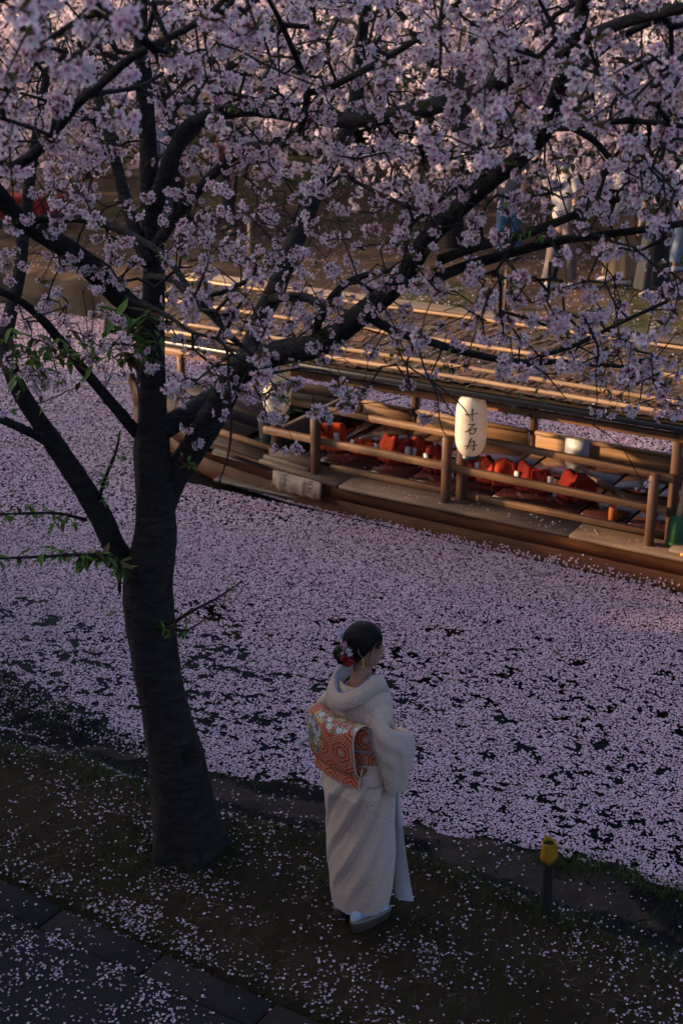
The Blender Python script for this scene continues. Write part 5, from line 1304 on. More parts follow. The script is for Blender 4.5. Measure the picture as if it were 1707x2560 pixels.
# front panel of the wrap swinging loose at her right
def flap():
    k = 26; V = []
    for i in range(k):
        f = i / (k - 1); z = .84 - .76 * f
        a = np.array([.090, .132 + .012 * f, z]); b = a + np.array([.040 + .045 * f ** 1.3, .016 + .034 * f ** 1.5, .0]) * (.35 + .60 * f); b[2] -= .006 * f
        mid = (a + b) / 2 + np.array([.01, -.012, 0]) * math.sin(f * 7)
        V += [a, mid, b]
    F = []
    for i in range(k - 1):
        for j in range(2): q = i * 3 + j; F.append((q, q + 1, q + 4, q + 3))
    V = np.array(V); n = len(V); V2 = V + np.array([-.004, .006, 0]); F2 = [tuple(n + x for x in f[::-1]) for f in F]
    rim = [(3 * i + 2, n + 3 * i + 2, n + 3 * i + 5, 3 * i + 5) for i in range(k - 1)] + [(3 * i, 3 * i + 3, n + 3 * i + 3, n + 3 * i) for i in range(k - 1)]
    return np.concatenate([V, V2]), F + F2 + rim
V, F = flap(); obj('wrap_panel', mesh('wrap_panel', V, F, True), M_LINING, lady)
# collar set back from the nape, pale scalloped under-collar inside it
def collar_path(off_r, dz, n=50):
    key = np.array([(.012, .120, 1.165), (.050, .098, 1.235), (.082, .045, 1.315), (.094, -.025, 1.342), (.082, -.102, 1.312), (.0, -.158, 1.272), (-.082, -.102, 1.312), (-.094, -.025, 1.342), (-.082, .045, 1.315), (-.050, .098, 1.235), (-.012, .128, 1.165)])
    P = spline(key, 6); c = np.array([0, .0, 0]); d = P - c; d[:, 2] = 0; d /= np.linalg.norm(d, axis=1)[:, None] + 1e-9
    return P + d * off_r + np.array([0, 0, dz])
A, B, C_, D_ = collar_path(-.012, .020), collar_path(.004, .024), collar_path(.034, -.052), collar_path(.020, -.058)
V, F = loft_vf(list(np.stack([A, B, C_, D_], 1)), cap=True); obj('collar', mesh('collar', V, F, True), M_LACE, lady)
A2 = collar_path(-.014, .019); mb = MB()
V, F = tube_vf(A2, .0045, 6); mb.add(V, F)
for i in range(0, len(A2), 1):
    V, F = lathe_vf([(.001, -.003), (.005, -.002), (.0055, .001), (.003, .003), (.001, .0035)], 7); d = np.array([A2[i][0], A2[i][1], 0]); d /= np.linalg.norm(d) + 1e-6
    mb.add(V + A2[i] + d * .005 + [0, 0, .003], F)
obj('collar_trim', mb.mesh('collar_trim', True), m_plain('collar_trim_blue', (.26, .30, .40), .8, (.36, .38, .44), 70), lady)
A3, B3 = collar_path(-.018, .016), collar_path(-.036, -.035); V, F = loft_vf(list(np.stack([A3, B3], 1)), closed=False, cap=False); obj('under_collar', mesh('under_collar', V, F, True), M_LINING, lady)

# ------------------------------------------------------------------ sash with its woven pattern
def hexlines(u, v, size):
    """nested hexagons: returns stripe value and ring radius"""
    q = u / size; r_ = v / size; s3 = math.sqrt(3)
    a = np.stack([np.mod(q, 1.0) - .5, np.mod(r_, s3) - s3 / 2], -1); b = np.stack([np.mod(q - .5, 1.0) - .5, np.mod(r_ - s3 / 2, s3) - s3 / 2], -1)
    g = np.where((np.sum(a * a, -1) < np.sum(b * b, -1))[..., None], a, b); g = np.abs(g)
    d = np.maximum(g[..., 0], g[..., 0] * .5 + g[..., 1] * s3 / 2) * 2
    return d
def sash_col(u, v, flowers):
    d = hexlines(u + .03, v * .85, .118)
    orange = np.array([.55, .062, .010]); cream = np.array([.58, .45, .32])
    st = (np.mod(d * 3.6 + .15, 1.0) < .24) | (d > .975); core = d < .16
    c = np.where((st | core)[..., None], cream, orange)
    for (fu, fv, ru, rv, seed, pal) in flowers:
        ang = vnoise(u * 1, v * 1, .03, seed); m = ((u - fu) / ru) ** 2 + ((v - fv) / rv) ** 2 + (ang - .5) * .7 < 1
        cell = .030; iu, iv = np.floor(u / cell + .5 * (np.floor(v / cell) % 2)), np.floor(v / cell)
        cu = (iu - .5 * (np.floor(v / cell) % 2) + .5) * cell; cv = (iv + .5) * cell; dist = np.hypot(u - cu, v - cv) / cell
        h = vnoise(iu * 7.3, iv * 3.1, 1.0, seed + 4); k = (h * 997).astype(int) % len(pal); P_ = np.array(pal)
        petal = np.arctan2(v - cv, u - cu); wob = .40 + .07 * np.cos(petal * 5)
        col = np.where((dist < .13)[..., None], np.array([.68, .46, .06]), np.where((dist < wob)[..., None], P_[k], np.where((dist < wob + .08)[..., None], np.array([.74, .70, .64]), np.array([.16, .19, .05]))))
        c = np.where(m[..., None], col, c)
    return c
FLW = [(.03, .085, .125, .068, 11, [(.45, .012, .03), (.70, .67, .63), (.45, .012, .03), (.70, .45, .08), (.70, .67, .63)]), (-.100, .215, .075, .095, 12, [(.10, .03, .14), (.60, .58, .60), (.62, .25, .05), (.12, .10, .09), (.60, .58, .60)])]
M_SASH = m_attr('sash_brocade', .55, spec=.4, c_noise=.12, scale=300)
def sheet(prof, x0, x1, nu, th, colf, name, bow=0.0):
    """profile of (y, z) points swept across x with thickness; colour by (x, arc length)"""
    P = spline(np.array(prof), 14); L = np.concatenate([[0], np.cumsum(np.linalg.norm(np.diff(P, axis=0), axis=1))]); m = len(P)
    us = np.linspace(x0, x1, nu); T = np.gradient(P, axis=0); T /= np.linalg.norm(T, axis=1)[:, None]; N_ = np.stack([T[:, 1], -T[:, 0]], 1)
    def surf(off):
        U, I = np.meshgrid(us, np.arange(m)); y = P[I, 0] + N_[I, 0] * off + bow * (U / x1) ** 2; z = P[I, 1] + N_[I, 1] * off
        return np.stack([U, y, z], -1).reshape(-1, 3)
    A, B = surf(th / 2), surf(-th / 2); UU, LL = np.meshgrid(us, L)
    i = np.arange((m - 1) * nu).reshape(m - 1, nu)[:, :-1].ravel(); Fa = np.stack([i, i + 1, i + nu + 1, i + nu], 1); n = len(A)
    Fr = [(a, b, n + b, n + a) for a, b in [(k * nu, (k + 1) * nu) for k in range(m - 1)]] + [(b, a, n + a, n + b) for a, b in [(k * nu + nu - 1, (k + 1) * nu + nu - 1) for k in range(m - 1)]] + [(k + 1, k, n + k, n + k + 1) for k in range(nu - 1)] + [((m - 1) * nu + k, (m - 1) * nu + k + 1, n + (m - 1) * nu + k + 1, n + (m - 1) * nu + k) for k in range(nu - 1)]
    c = colf(UU, LL).reshape(-1, 3); inner = np.tile(np.array([.34, .085, .02]), (n, 1))
    edge_ = (np.abs(UU.ravel() - x0) < .006) | (np.abs(UU.ravel() - x1) < .006)
    c = np.where(edge_[:, None], np.array([.60, .53, .42]), c)
    return mesh(name, np.concatenate([A, B]), [tuple(f) for f in Fa] + [tuple(n + x for x in f[::-1]) for f in Fa] + Fr, False, np.concatenate([c, inner]))
sash = obj('sash', None or mesh('sash', *loft_vf([ell(0, -.004, z, rx, ry, 96, 2.3) for z, rx, ry in ((.925, .156, .126), (.95, .158, .128), (1.03, .158, .128), (1.10, .158, .128), (1.125, .158, .128), (1.125, .152, .122))], cap=False), True), M_SASH, lady)
# dense band so that the woven hexagons read
a = np.linspace(0, 2 * np.pi, 240, endpoint=False); zz = np.linspace(.925, 1.125, 70); Vb = []
for z in zz: Vb.append(ell(0, -.004, z, .162 + .003 * math.sin(z * 60), .132, 240, 2.3))
V, F = loft_vf(Vb, cap=False); bme = mesh('sash_band', V, F, True, sash_col(np.tile(a * .155, len(zz)), np.repeat(zz, 240), [])); obj('sash_band', bme, M_SASH, sash)
sash.data.color_attributes.new('Col', 'FLOAT_COLOR', 'POINT'); sash.data.color_attributes['Col'].data.foreach_set('color', np.tile(np.array([.34, .085, .02, 1], np.float32), len(sash.data.vertices)))
drum = sheet([(-.128, 1.150), (-.165, 1.178), (-.212, 1.170), (-.232, 1.128), (-.230, 1.060), (-.220, .985), (-.205, .935), (-.165, .922), (-.140, .945)], -.152, .152, 90, .006, lambda u, l: sash_col(u, l + .02, FLW), 'sash_drum', bow=.030)
obj('sash_drum', drum, M_SASH, sash)
tail = sheet([(-.160, .960), (-.176, .905), (-.184, .862)], -.150, .150, 80, .005, lambda u, l: sash_col(u + .045, l + .01, []), 'sash_tail', bow=.02); obj('sash_tail', tail, M_SASH, sash)
V, F = tube_vf(np.vstack([ell(0, -.004, 1.02, .168, .138, 60, 2.3), ell(0, -.004, 1.02, .168, .138, 60, 2.3)[:1]]), .0065, 8); obj('sash_cord', mesh('sash_cord', V, F, True), m_plain('cord_mauve', (.33, .26, .30), .7), sash)
V, F = tube_vf(spline(np.array([(-.15, -.12, 1.0), (-.19, -.17, .985), (-.215, -.20, .96), (-.19, -.19, .94)]), 5), [.010] * 5 + [.012] * 5 + [.008] * 6, 8); obj('cord_knot', mesh('cord_knot', V, F, True), M_LINING, sash)

# ------------------------------------------------------------------ body: one skin from crown to toes
def skin_mesh(name, pts, edges, radii, sub=2):
    me = bpy.data.meshes.new(name); me.from_pydata(pts, edges, []); o = bpy.data.objects.new(name, me); COL.objects.link(o)
    sm = o.modifiers.new('s', 'SKIN'); sm.use_smooth_shade = True
    for v, r in zip(me.skin_vertices[0].data, radii): v.radius = (r, r) if np.isscalar(r) else r
    me.skin_vertices[0].data[0].use_root = True
    ss = o.modifiers.new('d', 'SUBSURF'); ss.levels = sub; ss.render_levels = sub
    dg = bpy.context.evaluated_depsgraph_get(); ev = o.evaluated_get(dg); out = bpy.data.meshes.new_from_object(ev)
    bpy.data.objects.remove(o); out.name = name
    V = np.empty(len(out.vertices) * 3); out.vertices.foreach_get('co', V); return V.reshape(-1, 3), [list(p.vertices) for p in out.polygons]
HZ = math.radians(-53)                                # head turned further to the right
HC = np.array([.006, .010, 1.478])
def head_local():
    """skull with face profile; face looks along +Y"""
    rows = [(-.118, .018, .030, .030), (-.108, .052, .052, .040), (-.095, .066, .060, .050), (-.078, .074, .070, .058), (-.060, .077, .078, .063), (-.040, .079, .084, .066), (-.018, .084, .090, .069), (.005, .080, .095, .071), (.028, .084, .098, .073), (.050, .084, .098, .073), (.072, .076, .092, .068), (.092, .058, .076, .056), (.106, .032, .048, .036), (.112, .006, .015, .012)]
    rings = []; n = 40
    q = spline(np.array(rows), 4)
    for z, fy, by, hx in q:
        a = np.linspace(0, 2 * np.pi, n, endpoint=False); c, s = np.cos(a), np.sin(a)
        x = c * hx; y = np.where(s > 0, s * fy, s * by)
        w_ = np.exp(-(x / .016) ** 2) * (s > 0)
        nose = .017 * np.exp(-((z + .026) / .013) ** 2) + .012 * np.exp(-((z + .004) / .020) ** 2)
        lips = .009 * np.exp(-((z + .060) / .006) ** 2) + .008 * np.exp(-((z + .074) / .006) ** 2) - .006 * np.exp(-((z + .067) / .003) ** 2)
        y = y + w_ * nose + np.exp(-(x / .024) ** 2) * (s > 0) * lips
        y = y - .007 * np.exp(-((np.abs(x) - .031) / .014) ** 2 - ((z - .006) / .012) ** 2) * (s > 0)
        rings.append(np.stack([x, y, np.full(n, z)], 1))
    return loft_vf(rings)
def to_head(V): return np.asarray(V) @ (rotz(HZ) @ np.array([[1, 0, 0], [0, math.cos(.04), -math.sin(.04)], [0, math.sin(.04), math.cos(.04)]])).T * .88 + HC
mbb = MB(); V, F = head_local(); mbb.add(to_head(V), F)
pts = [(0, 0, .92), (0, 0, 1.10), (0, -.005, 1.20), (0, -.012, 1.31), (.004, .000, 1.385), (.006, .0, 1.45), (.10, -.012, 1.215), (.145, -.02, 1.13), (.195, -.010, 1.02), (.150, .125, .925), (.05, .185, .890), (-.10, -.012, 1.215), (-.145, -.02, 1.13), (-.195, -.010, 1.02), (-.150, .125, .925), (-.05, .190, .880),
       (.085, 0, .80), (.085, .01, .45), (.085, -.01, .11), (.078, .0, .085), (.078, .06, .075), (-.085, 0, .80), (-.085, .01, .45), (-.085, -.01, .11), (-.080, .01, .085), (-.080, .07, .075)]
edg = [(0, 1), (1, 2), (2, 3), (3, 4), (4, 5), (2, 6), (6, 7), (7, 8), (8, 9), (9, 10), (2, 11), (11, 12), (12, 13), (13, 14), (14, 15), (0, 16), (16, 17), (17, 18), (18, 19), (19, 20), (0, 21), (21, 22), (22, 23), (23, 24), (24, 25)]
rad = [.10, .09, .075, .05, .042, .042, .038, .036, .034, .026, .022, .038, .036, .034, .026, .022, .075, .05, .034, .03, .024, .075, .05, .034, .03, .024]
for sd, w0 in ((1, 10), (-1, 15)):                       # hands folded in front: four fingers and a thumb each
    wr = np.array(pts[w0]); out_ = np.array([-sd, .12, -.05]); out_ /= np.linalg.norm(out_)
    palm = wr + out_ * .05; pi = len(pts); pts.append(tuple(palm)); rad.append(.024); edg.append((w0, pi))
    for k in range(4):
        b0 = palm + out_ * .030 + np.array([0, .006, .026 - .016 * k]); b1 = b0 + out_ * (.030 - .003 * abs(k - 1)) + np.array([0, -.006, -.004]); b2 = b1 + out_ * .018 + np.array([0, -.016, -.008])
        i = len(pts); pts += [tuple(b0), tuple(b1), tuple(b2)]; rad += [.0085, .008, .007]; edg += [(pi, i), (i, i + 1), (i + 1, i + 2)]
    i = len(pts); pts += [tuple(palm + np.array([0, -.004, .030])), tuple(palm + out_ * .028 + np.array([0, -.012, .044]))]; rad += [.010, .008]; edg += [(pi, i), (i, i + 1)]
V, F = skin_mesh('body', pts, edg, rad, 1); mbb.add(V, F)
# ears
for sd in (1, -1):
    P = spline(np.array([(sd * .071, -.004, -.030), (sd * .078, -.016, -.010), (sd * .080, -.022, .012), (sd * .077, -.012, .026), (sd * .073, .004, .020), (sd * .071, .006, .0), (sd * .071, -.002, -.030)]), 5)
    V, F = tube_vf(P, .0062, 7); mbb.add(to_head(V), F); V, F = lathe_vf([(.001, -.004), (.014, -.002), (.014, .003), (.001, .006)], 12); mbb.add(to_head((V * [1, 1.1, 1]) @ np.array([[0, 0, 1], [0, 1, 0], [-1, 0, 0.]]).T * [sd, 1, 1] + [sd * .070, -.006, -.002]), F)
body = obj('body', mbb.mesh('body', True), M_SKIN, lady)
for sd in (1, -1):                                     # eyes, brows
    V, F = lathe_vf([(.001, -.001), (.011, 0), (.009, .004), (.001, .006)], 12); R_ = np.array([[1, 0, 0], [0, 0, -1], [0, 1, 0.]])
    obj('eye', mesh('eye', to_head((V * [1, .5, 1]) @ np.array([[1, 0, 0], [0, 0, 1], [0, 1, 0.]]) + [sd * .031, .0735, .004]), F, True), m_plain('eye_dark', (.012, .008, .007), .2), body)
    V, F = tube_vf(spline(np.array([(sd * .016, .086, .022), (sd * .032, .083, .027), (sd * .048, .072, .022)]), 4), .0028, 5); obj('eyebrow', mesh('eyebrow', to_head(V), F), M_HAIR, body)
obj('lips', mesh('lips', to_head(lathe_vf([(.001, 0), (.012, 0), (.011, .003), (.001, .005)], 14)[0] @ np.array([[1, 0, 0], [0, 0, 1], [0, 1, 0.]]) * [1.2, 1, .55] + [0, .0845, -.067]), lathe_vf([(.001, 0), (.012, 0), (.011, .003), (.001, .005)], 14)[1], True), m_plain('lip_red', (.30, .07, .06), .4), body)
# hair: swept back over the ears into a low bun, fringe at the temple
def hair_cap():
    n = 56; m = 30; rings = []
    for i in range(m):
        f = i / (m - 1); z = .124 - .212 * f
        # half axes
        hx = .082 * math.sqrt(max(0, 1 - ((z - .020) / .112) ** 2)) + .004 if z > -.02 else .082 * math.sqrt(max(0, 1 - ((z - .02) / .130) ** 2)); by = .112 * math.sqrt(max(0, 1 - ((z - .012) / .125) ** 2)) + .004; fy = .098 * math.sqrt(max(0, 1 - ((z - .030) / .100) ** 2))
        a = np.linspace(0, 2 * np.pi, n, endpoint=False); c, s = np.cos(a), np.sin(a)
        x = c * hx; y = np.where(s > 0, s * fy, s * by)
        # hairline: the face side is cut away below the brow
        lim = np.interp(z, [-.10, -.055, -.02, .03, .055, .075, .13], [-.050, -.022, .012, .058, .074, .100, .2]); y = np.minimum(y, lim)
        k = 1 + .012 * np.sin(a * 17 + z * 60) + .02 * np.sin(a * 5 + 2)
        rings.append(np.stack([x * k, y * k, np.full(n, z)], 1))
    return loft_vf(rings)
mb = MB(); V, F = hair_cap(); mb.add(to_head(V), F)
for c_, r in (((.0, -.118, -.048), .050), ((.028, -.112, -.060), .040), ((-.030, -.110, -.055), .042), ((0, -.098, -.085), .036)):
    V, F = lathe_vf([(.001, -1), (.5, -.87), (.87, -.5), (1, 0), (.87, .5), (.5, .87), (.001, 1)], 18); V = V * r; V *= 1 + .06 * np.sin(V[:, [0]] * 260 + V[:, [2]] * 190); mb.add(to_head(V + c_), F)
hair = obj('hair', mb.mesh('hair', True), M_HAIR, lady)
mb = MB()
for k in range(14):
    x0 = .016 + .0025 * k + random.uniform(-.003, .003); P = spline(np.array([(x0 * .8, .060, .098), (x0 + .006, .094 - .0012 * k, .070), (x0 + .012, .094 - .0022 * k, .035 - .002 * (k % 5)), (x0 + .012 + .001 * (k % 3), .088 - .0026 * k, -.004 - .010 * ((k * 7) % 5) / 2)]), 5)
    V, F = tube_vf(P, np.linspace(.0020, .0003, len(P)), 5); mb.add(to_head(V), F)
for sd in (1, -1):
    P = spline(np.array([(sd * .066, .058, .050), (sd * .076, .040, .0), (sd * .076, .030, -.045), (sd * .070, .030, -.082)]), 6); V, F = tube_vf(P, np.linspace(.004, .0006, len(P)), 6); mb.add(to_head(V), F)
o = obj('fringe', mb.mesh('fringe', True), M_HAIR, hair); o['kind'] = 'stuff'
# flowers in the hair
def pompom(c, r, m_, name, seed, petals=60, flat=.0):
    rr = np.random.default_rng(seed); mb = MB(); V, F = lathe_vf([(.001, -1), (.6, -.8), (1, 0), (.6, .8), (.001, 1)], 10); mb.add(V * r * .6, F)
    for k in range(petals):
        d = rr.normal(0, 1, 3); d /= np.linalg.norm(d); q = np.array([(0, 0, .25), (.20, -.14, .8), (.26, 0, 1.0), (.20, .14, .8)]) * r @ rotz(rr.uniform(0, 6.28)).T; mb.add(q @ rot_to(d).T, [(0, 1, 2, 3)])
    return obj(name, mesh(name, to_head(np.concatenate(mb.V) + c), mb.F), m_, hair)
pk, wh, rd, bl_ = m_plain('ornament_pink', (.55, .26, .34), .7), m_plain('ornament_white', (.58, .56, .58), .5), m_plain('ornament_red', (.34, .006, .016), .6, (.22, .004, .012), 60), m_plain('ornament_blue', (.34, .46, .62), .6)
pompom((.058, -.098, .022), .026, pk, 'hair_flower', 1, 90); pompom((.079, -.074, .008), .019, wh, 'hair_flower', 2, 40); pompom((.082, -.066, -.014), .017, wh, 'hair_flower', 3, 40); pompom((.058, -.104, -.020), .016, wh, 'hair_flower', 7, 40)
pompom((.062, -.098, -.040), .028, rd, 'hair_flower', 4, 60); pompom((.080, -.066, -.052), .027, rd, 'hair_flower', 5, 60); pompom((.066, -.088, -.070), .026, rd, 'hair_flower', 6, 60); pompom((.070, -.086, -.014), .018, rd, 'hair_flower', 10, 50)
pompom((-.030, -.118, .045), .024, bl_, 'hair_flower', 8, 40); pompom((-.042, -.118, .018), .020, bl_, 'hair_flower', 9, 40)
M_GOLD = m_plain('gold', (.75, .45, .12), .35, metal=.9)
for sd in (1, -1):
    mb = MB()
    for k in range(5): V, F = lathe_vf([(.001, -.007), (.006, -.003), (.006, .003), (.001, .007)], 8); mb.add(to_head(V + [sd * (.078 + .004 * (k % 2)), -.002 + .004 * (k % 2), -.042 - .011 * k]), F)
    obj('earring', mb.mesh('earring', True), M_GOLD, lady)
# feet in split-toed socks on high sandals
M_SOLE = m_plain('sandal_sole', (.075, .053, .040), .7, (.058, .041, .031), 30); M_SOLET = m_plain('sandal_top', (.30, .24, .19), .7)
def foot(x, y, yaw):
    R_ = rotz(yaw)
    def T(V): return (np.asarray(V) @ R_.T) + [x, y, 0]
    out = lambda z, g: np.array([((.040 + .006 * math.sin(f * 3.1)) * math.cos(t_) * (1 - .12 * (f < .2)) * g, -.105 + .235 * f if False else 0, 0) for f, t_ in []])
    th = np.linspace(0, 2 * np.pi, 40, endpoint=False)
    def oval(z, g, z2=None): yy = np.sign(np.sin(th)) * np.abs(np.sin(th)) ** .8 * .122 * g; return np.stack([np.sign(np.cos(th)) * np.abs(np.cos(th)) ** .75 * .042 * g * (1 + .10 * yy / .122), yy + .02, z + (z2 - z) * (yy / .122 * .5 + .5) if z2 is not None else np.full(40, z)], 1)
    V, F = loft_vf([oval(.0, .90), oval(.006, .95), oval(.054, 1.0, .040), oval(.058, .985, .044)]); obj('sandal', mesh('sandal', T(V), F, True), M_SOLE, lady)
    V, F = loft_vf([oval(.0585, 1.0, .0445), oval(.064, 1.0, .049), oval(.066, .97, .051)]); obj('sandal_rim', mesh('sandal_rim', T(V), F, True), M_SOLET, lady)
    rings = []
    for yy, hw, zt in ((-.095, .012, .085), (-.090, .026, .125), (-.07, .033, .150), (-.04, .034, .150), (0, .034, .120), (.045, .038, .098), (.085, .038, .082), (.115, .028, .070), (.128, .010, .058)):
        zb = .062 - (yy + .1) * .055; t2 = np.linspace(0, 2 * np.pi, 20, endpoint=False); rings.append(np.stack([hw * np.cos(t2), np.full(20, yy), zb + (zt - zb) * (.5 + .5 * np.sin(t2))], 1))
    V, F = loft_vf(rings); obj('tabi_sock', mesh('tabi_sock', T(V), F, True), M_TABI, lady)
    P = spline(np.array([(-.038, .01, .075), (-.02, .05, .105), (0, .085, .085), (.02, .05, .105), (.038, .01, .075)]), 5); V, F = tube_vf(P, .006, 6); obj('sandal_strap', mesh('sandal_strap', T(V), F, True), M_SOLET, lady)
foot(.072, -.028, -.08); foot(-.078, -.010, .12)

# ================================================================== wooden stake with a yellow bag tied over its head
sp = at(1362, 2288, z=0); sp[2] = float(zg(sp[0], sp[1]))
M_STAKE = m_wood('stake_wood', (.020, .017, .015), (.011, .010, .009), .8)
stake = empty('wooden_stake', sp, 0, label='dark wooden stake at the bank edge under a yellow wrap', cat='stake')
dxy = (at(1372, 2110, Y=sp[1]) - sp); Ht = dxy[2]; lean = dxy[0]
th = np.linspace(0, 1, 9)[:, None]; Ps = np.hstack([lean * th, 0 * th, -.08 + (Ht + .08) * th]); V, F = tube_vf(Ps, .028, 16)
ar = np.tile(np.arange(16), 9); V += (np.array([.003 * np.cos(ar * 2.1), .004 * np.sin(ar * 1.7), 0 * ar]).T); obj('shaft', mesh('shaft', V, F), M_STAKE, stake)
rings = []; n = 30; th = np.linspace(0, 2 * np.pi, n, endpoint=False)
for k, (z, r) in enumerate(((-.140, .044), (-.145, .054), (-.11, .052), (-.07, .051), (-.04, .049), (0, .048), (.018, .050), (.024, .047), (.018, .042), (-.004, .038))):
    wob = 1 + .10 * np.sin(th * 3 + k * .5) + .07 * np.sin(th * 7 + k * .9) + (.16 * np.exp(-((np.mod(th - 5.9, 6.283) - .4) / .35) ** 2) if 1 < k < 5 else 0)
    zz_ = z - (.014 * np.exp(-((np.mod(th - 4.3, 6.283) - .3) / .5) ** 2) if k < 2 else 0) + (.030 * np.exp(-((np.mod(th - 1.6, 6.283) - .5) / .4) ** 2) if k in (6, 7) else 0)
    rings.append(np.stack([lean + .68 * r * wob * np.cos(th), .68 * r * wob * np.sin(th), Ht + .62 * zz_ + 0 * th], 1))
V, F = loft_vf(rings, cap=False)
obj('yellow_bag', mesh('yellow_bag', V, F, True), m_plain('yellow_plastic', (.42, .215, .010), .6, (.30, .14, .008), 18, .5, spec=.3), None, loc=sp, label='crumpled yellow plastic bag tied round the stake top', cat='bag')
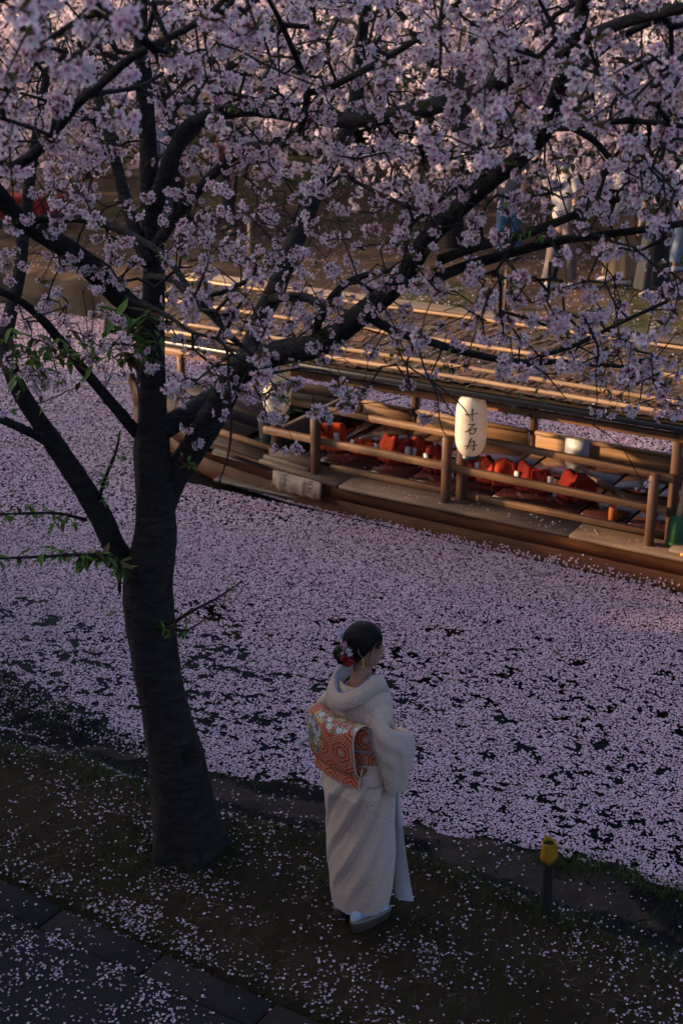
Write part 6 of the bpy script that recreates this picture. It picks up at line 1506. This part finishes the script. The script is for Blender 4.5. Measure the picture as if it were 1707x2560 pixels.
# ================================================================== strollers on the far bank
def stroller(pos, yaw, H, label, top_c, low_c, kind='trousers', shoe_c=(.55, .52, .50), hair_c=(.012, .010, .010), sleeve='short', walk=.10, skirt_w=.2, bag=None):
    k = H / 1.65; root = empty('person', pos, yaw, label=label, cat='person', group='people strolling on the far bank')
    sk = m_plain('skin_far', (.42, .24, .17), .6)
    f1, f2 = walk, -walk
    pts = [(0, 0, .92), (0, 0, 1.12), (0, 0, 1.34), (0, .0, 1.45), (0, .015, 1.51), (0, .01, 1.57), (.16, 0, 1.36), (.20, -.02, 1.10), (.19, .06, .86), (.185, .08, .77), (-.16, 0, 1.36), (-.20, .02, 1.10), (-.19, .08, .88), (-.185, .10, .78), (.085, f1 * .5, .50), (.085, f1 - .02, .09), (.085, f1 + .08, .035), (.085, f1 + .14, .03), (-.085, f2 * .5, .50), (-.085, f2 - .02, .09), (-.085, f2 + .08, .035), (-.085, f2 + .14, .03)]
    pts = [tuple(np.array(p) * k) for p in pts]
    e = [(0, 1), (1, 2), (2, 3), (3, 4), (4, 5), (2, 6), (6, 7), (7, 8), (8, 9), (2, 10), (10, 11), (11, 12), (12, 13), (0, 14), (14, 15), (15, 16), (16, 17), (0, 18), (18, 19), (19, 20), (20, 21)]
    r = [.12, .11, .10, .05, .085, .085, .05, .042, .033, .035, .05, .042, .033, .035, .062, .036, .035, .028, .062, .036, .035, .028]
    V, F = skin_mesh('body', pts, e, [x * k for x in r], 1); obj('body', mesh('body', V, F, True), sk, root)
    mt, ml = m_plain('far_top', top_c, .85, tuple(x * .8 for x in top_c), 12), m_plain('far_bottom', low_c, .85, tuple(x * .75 for x in low_c), 12, stretch=(1, 1, .2))
    E_ = lambda z, rx, ry, cy=0, f=None: ell(0, cy, z, rx, ry, 32, 2.3, f) * k
    V, F = loft_vf([E_(.90, .165, .125), E_(1.0, .158, .12), E_(1.15, .170, .125), E_(1.28, .185, .125), E_(1.36, .175, .11), E_(1.42, .11, .085), E_(1.45, .06, .06)], cap=False); obj('top', mesh('top', V, F, True), mt, root)
    for sd in (1, -1):
        L = {'short': .32, 'long': 1.0}[sleeve]; P = spline(np.array([(sd * .13, 0, 1.385), (sd * .20, -.005, 1.29), (sd * .212, -.01 * sd, 1.10), (sd * .20, .07, .88)]), 6) * k; P = P[:max(5, int(len(P) * (L if L == 1 else .5)))]; V, F = tube_vf(P, np.linspace(.072, .055, len(P)) * k, 14); obj('sleeve', mesh('sleeve', V, F, True), mt, root)
    if kind == 'skirt':
        fold = lambda a, z: .07 * np.sin(a * 9) * np.clip((1.0 - z / k if False else 1.0 - z) * 1.2, 0, 1)
        V, F = loft_vf([E_(z, np.interp(z, [.12, .95], [skirt_w * 1.15, .15]), np.interp(z, [.12, .95], [skirt_w, .12]), 0, fold) for z in np.linspace(.12, .96, 16)], cap=False); obj('skirt', mesh('skirt', V, F, True), ml, root)
    else:
        for sd, f in ((1, f1), (-1, f2)):
            P = spline(np.array([(sd * .075, 0, .95), (sd * .088, f * .3, .65), (sd * .088, f * .6, .40), (sd * .088, f - .02, .13)]), 6) * k; V, F = tube_vf(P, np.linspace(.098, .075, len(P)) * k, 18, cap=False); obj('trouser_leg', mesh('trouser_leg', V, F, True), ml, root)
    ms = m_plain('far_shoe', shoe_c, .6)
    for sd, f in ((1, f1), (-1, f2)):
        rings = []
        for yy, hw, zt in ((-.075, .015, .05), (-.06, .036, .085), (0, .040, .080), (.07, .045, .060), (.14, .040, .045), (.17, .015, .03)):
            t2 = np.linspace(0, 2 * np.pi, 16, endpoint=False); rings.append(np.stack([sd * .085 + hw * np.cos(t2), f + yy + .02 + 0 * t2, zt * (.5 + .5 * np.sin(t2))], 1) * k)
        V, F = loft_vf(rings); obj('shoe', mesh('shoe', V, F, True), ms, root)
    V, F = lathe_vf([(.001, -.105), (.06, -.09), (.094, -.04), (.102, .01), (.092, .07), (.055, .108), (.001, .118)], 20); V = V * [1, 1.08, 1]; lim = V[:, 2] < .03; V[:, 1] = np.where(lim, np.minimum(V[:, 1], .005), V[:, 1]); obj('hair', mesh('hair', (V + [0, 0, 1.575]) * k, F, True), m_plain('far_hair', hair_c, .5), root)
    if bag:
        V, F = box_vf(.10, .24, .26, .04); obj('shoulder_bag', mesh('shoulder_bag', (V + [.26, -.02, .98]) * k, F, True), m_plain('far_bag', bag, .6), root)
stroller(far_hit(1398, 722), -.9, 1.66, 'person in a white blouse and taupe wide trousers behind the boat', (.36, .32, .31), (.15, .11, .10), 'trousers', (.60, .56, .52), walk=.13, bag=(.010, .010, .012))
stroller(far_hit(1268, 645), 2.7, 1.62, 'person in blue jeans and pale shoes under far blossom', (.10, .10, .12), (.045, .12, .24), 'trousers', (.55, .52, .48), walk=.06)
stroller(far_hit(1625, 742), .4, 1.60, 'person in a long black skirt nearest the right edge', (.05, .045, .045), (.008, .008, .009), 'skirt', (.25, .15, .11), walk=.05, skirt_w=.20)
stroller(far_hit(1545, 708), 1.2, 1.63, 'person in a flowing beige skirt behind the black skirted one', (.34, .31, .29), (.36, .22, .115), 'skirt', (.55, .5, .5), walk=.12, skirt_w=.22, sleeve='long')
stroller(far_hit(575, 585), .8, 1.66, 'person in dark legwear walking just left of the rising limb', (.24, .075, .06), (.02, .02, .025), 'trousers', (.02, .02, .02), walk=.16)
stroller(far_hit(405, 560), 2.2, 1.7, 'person in pale blue behind the main trunk', (.10, .14, .20), (.08, .10, .14), 'trousers', (.3, .3, .3), walk=.08, sleeve='long')
stroller(far_hit(1710, 680), -1.0, 1.62, 'person in light denim cut by the right edge', (.28, .29, .32), (.20, .25, .33), 'trousers', (.5, .5, .5), walk=.1)
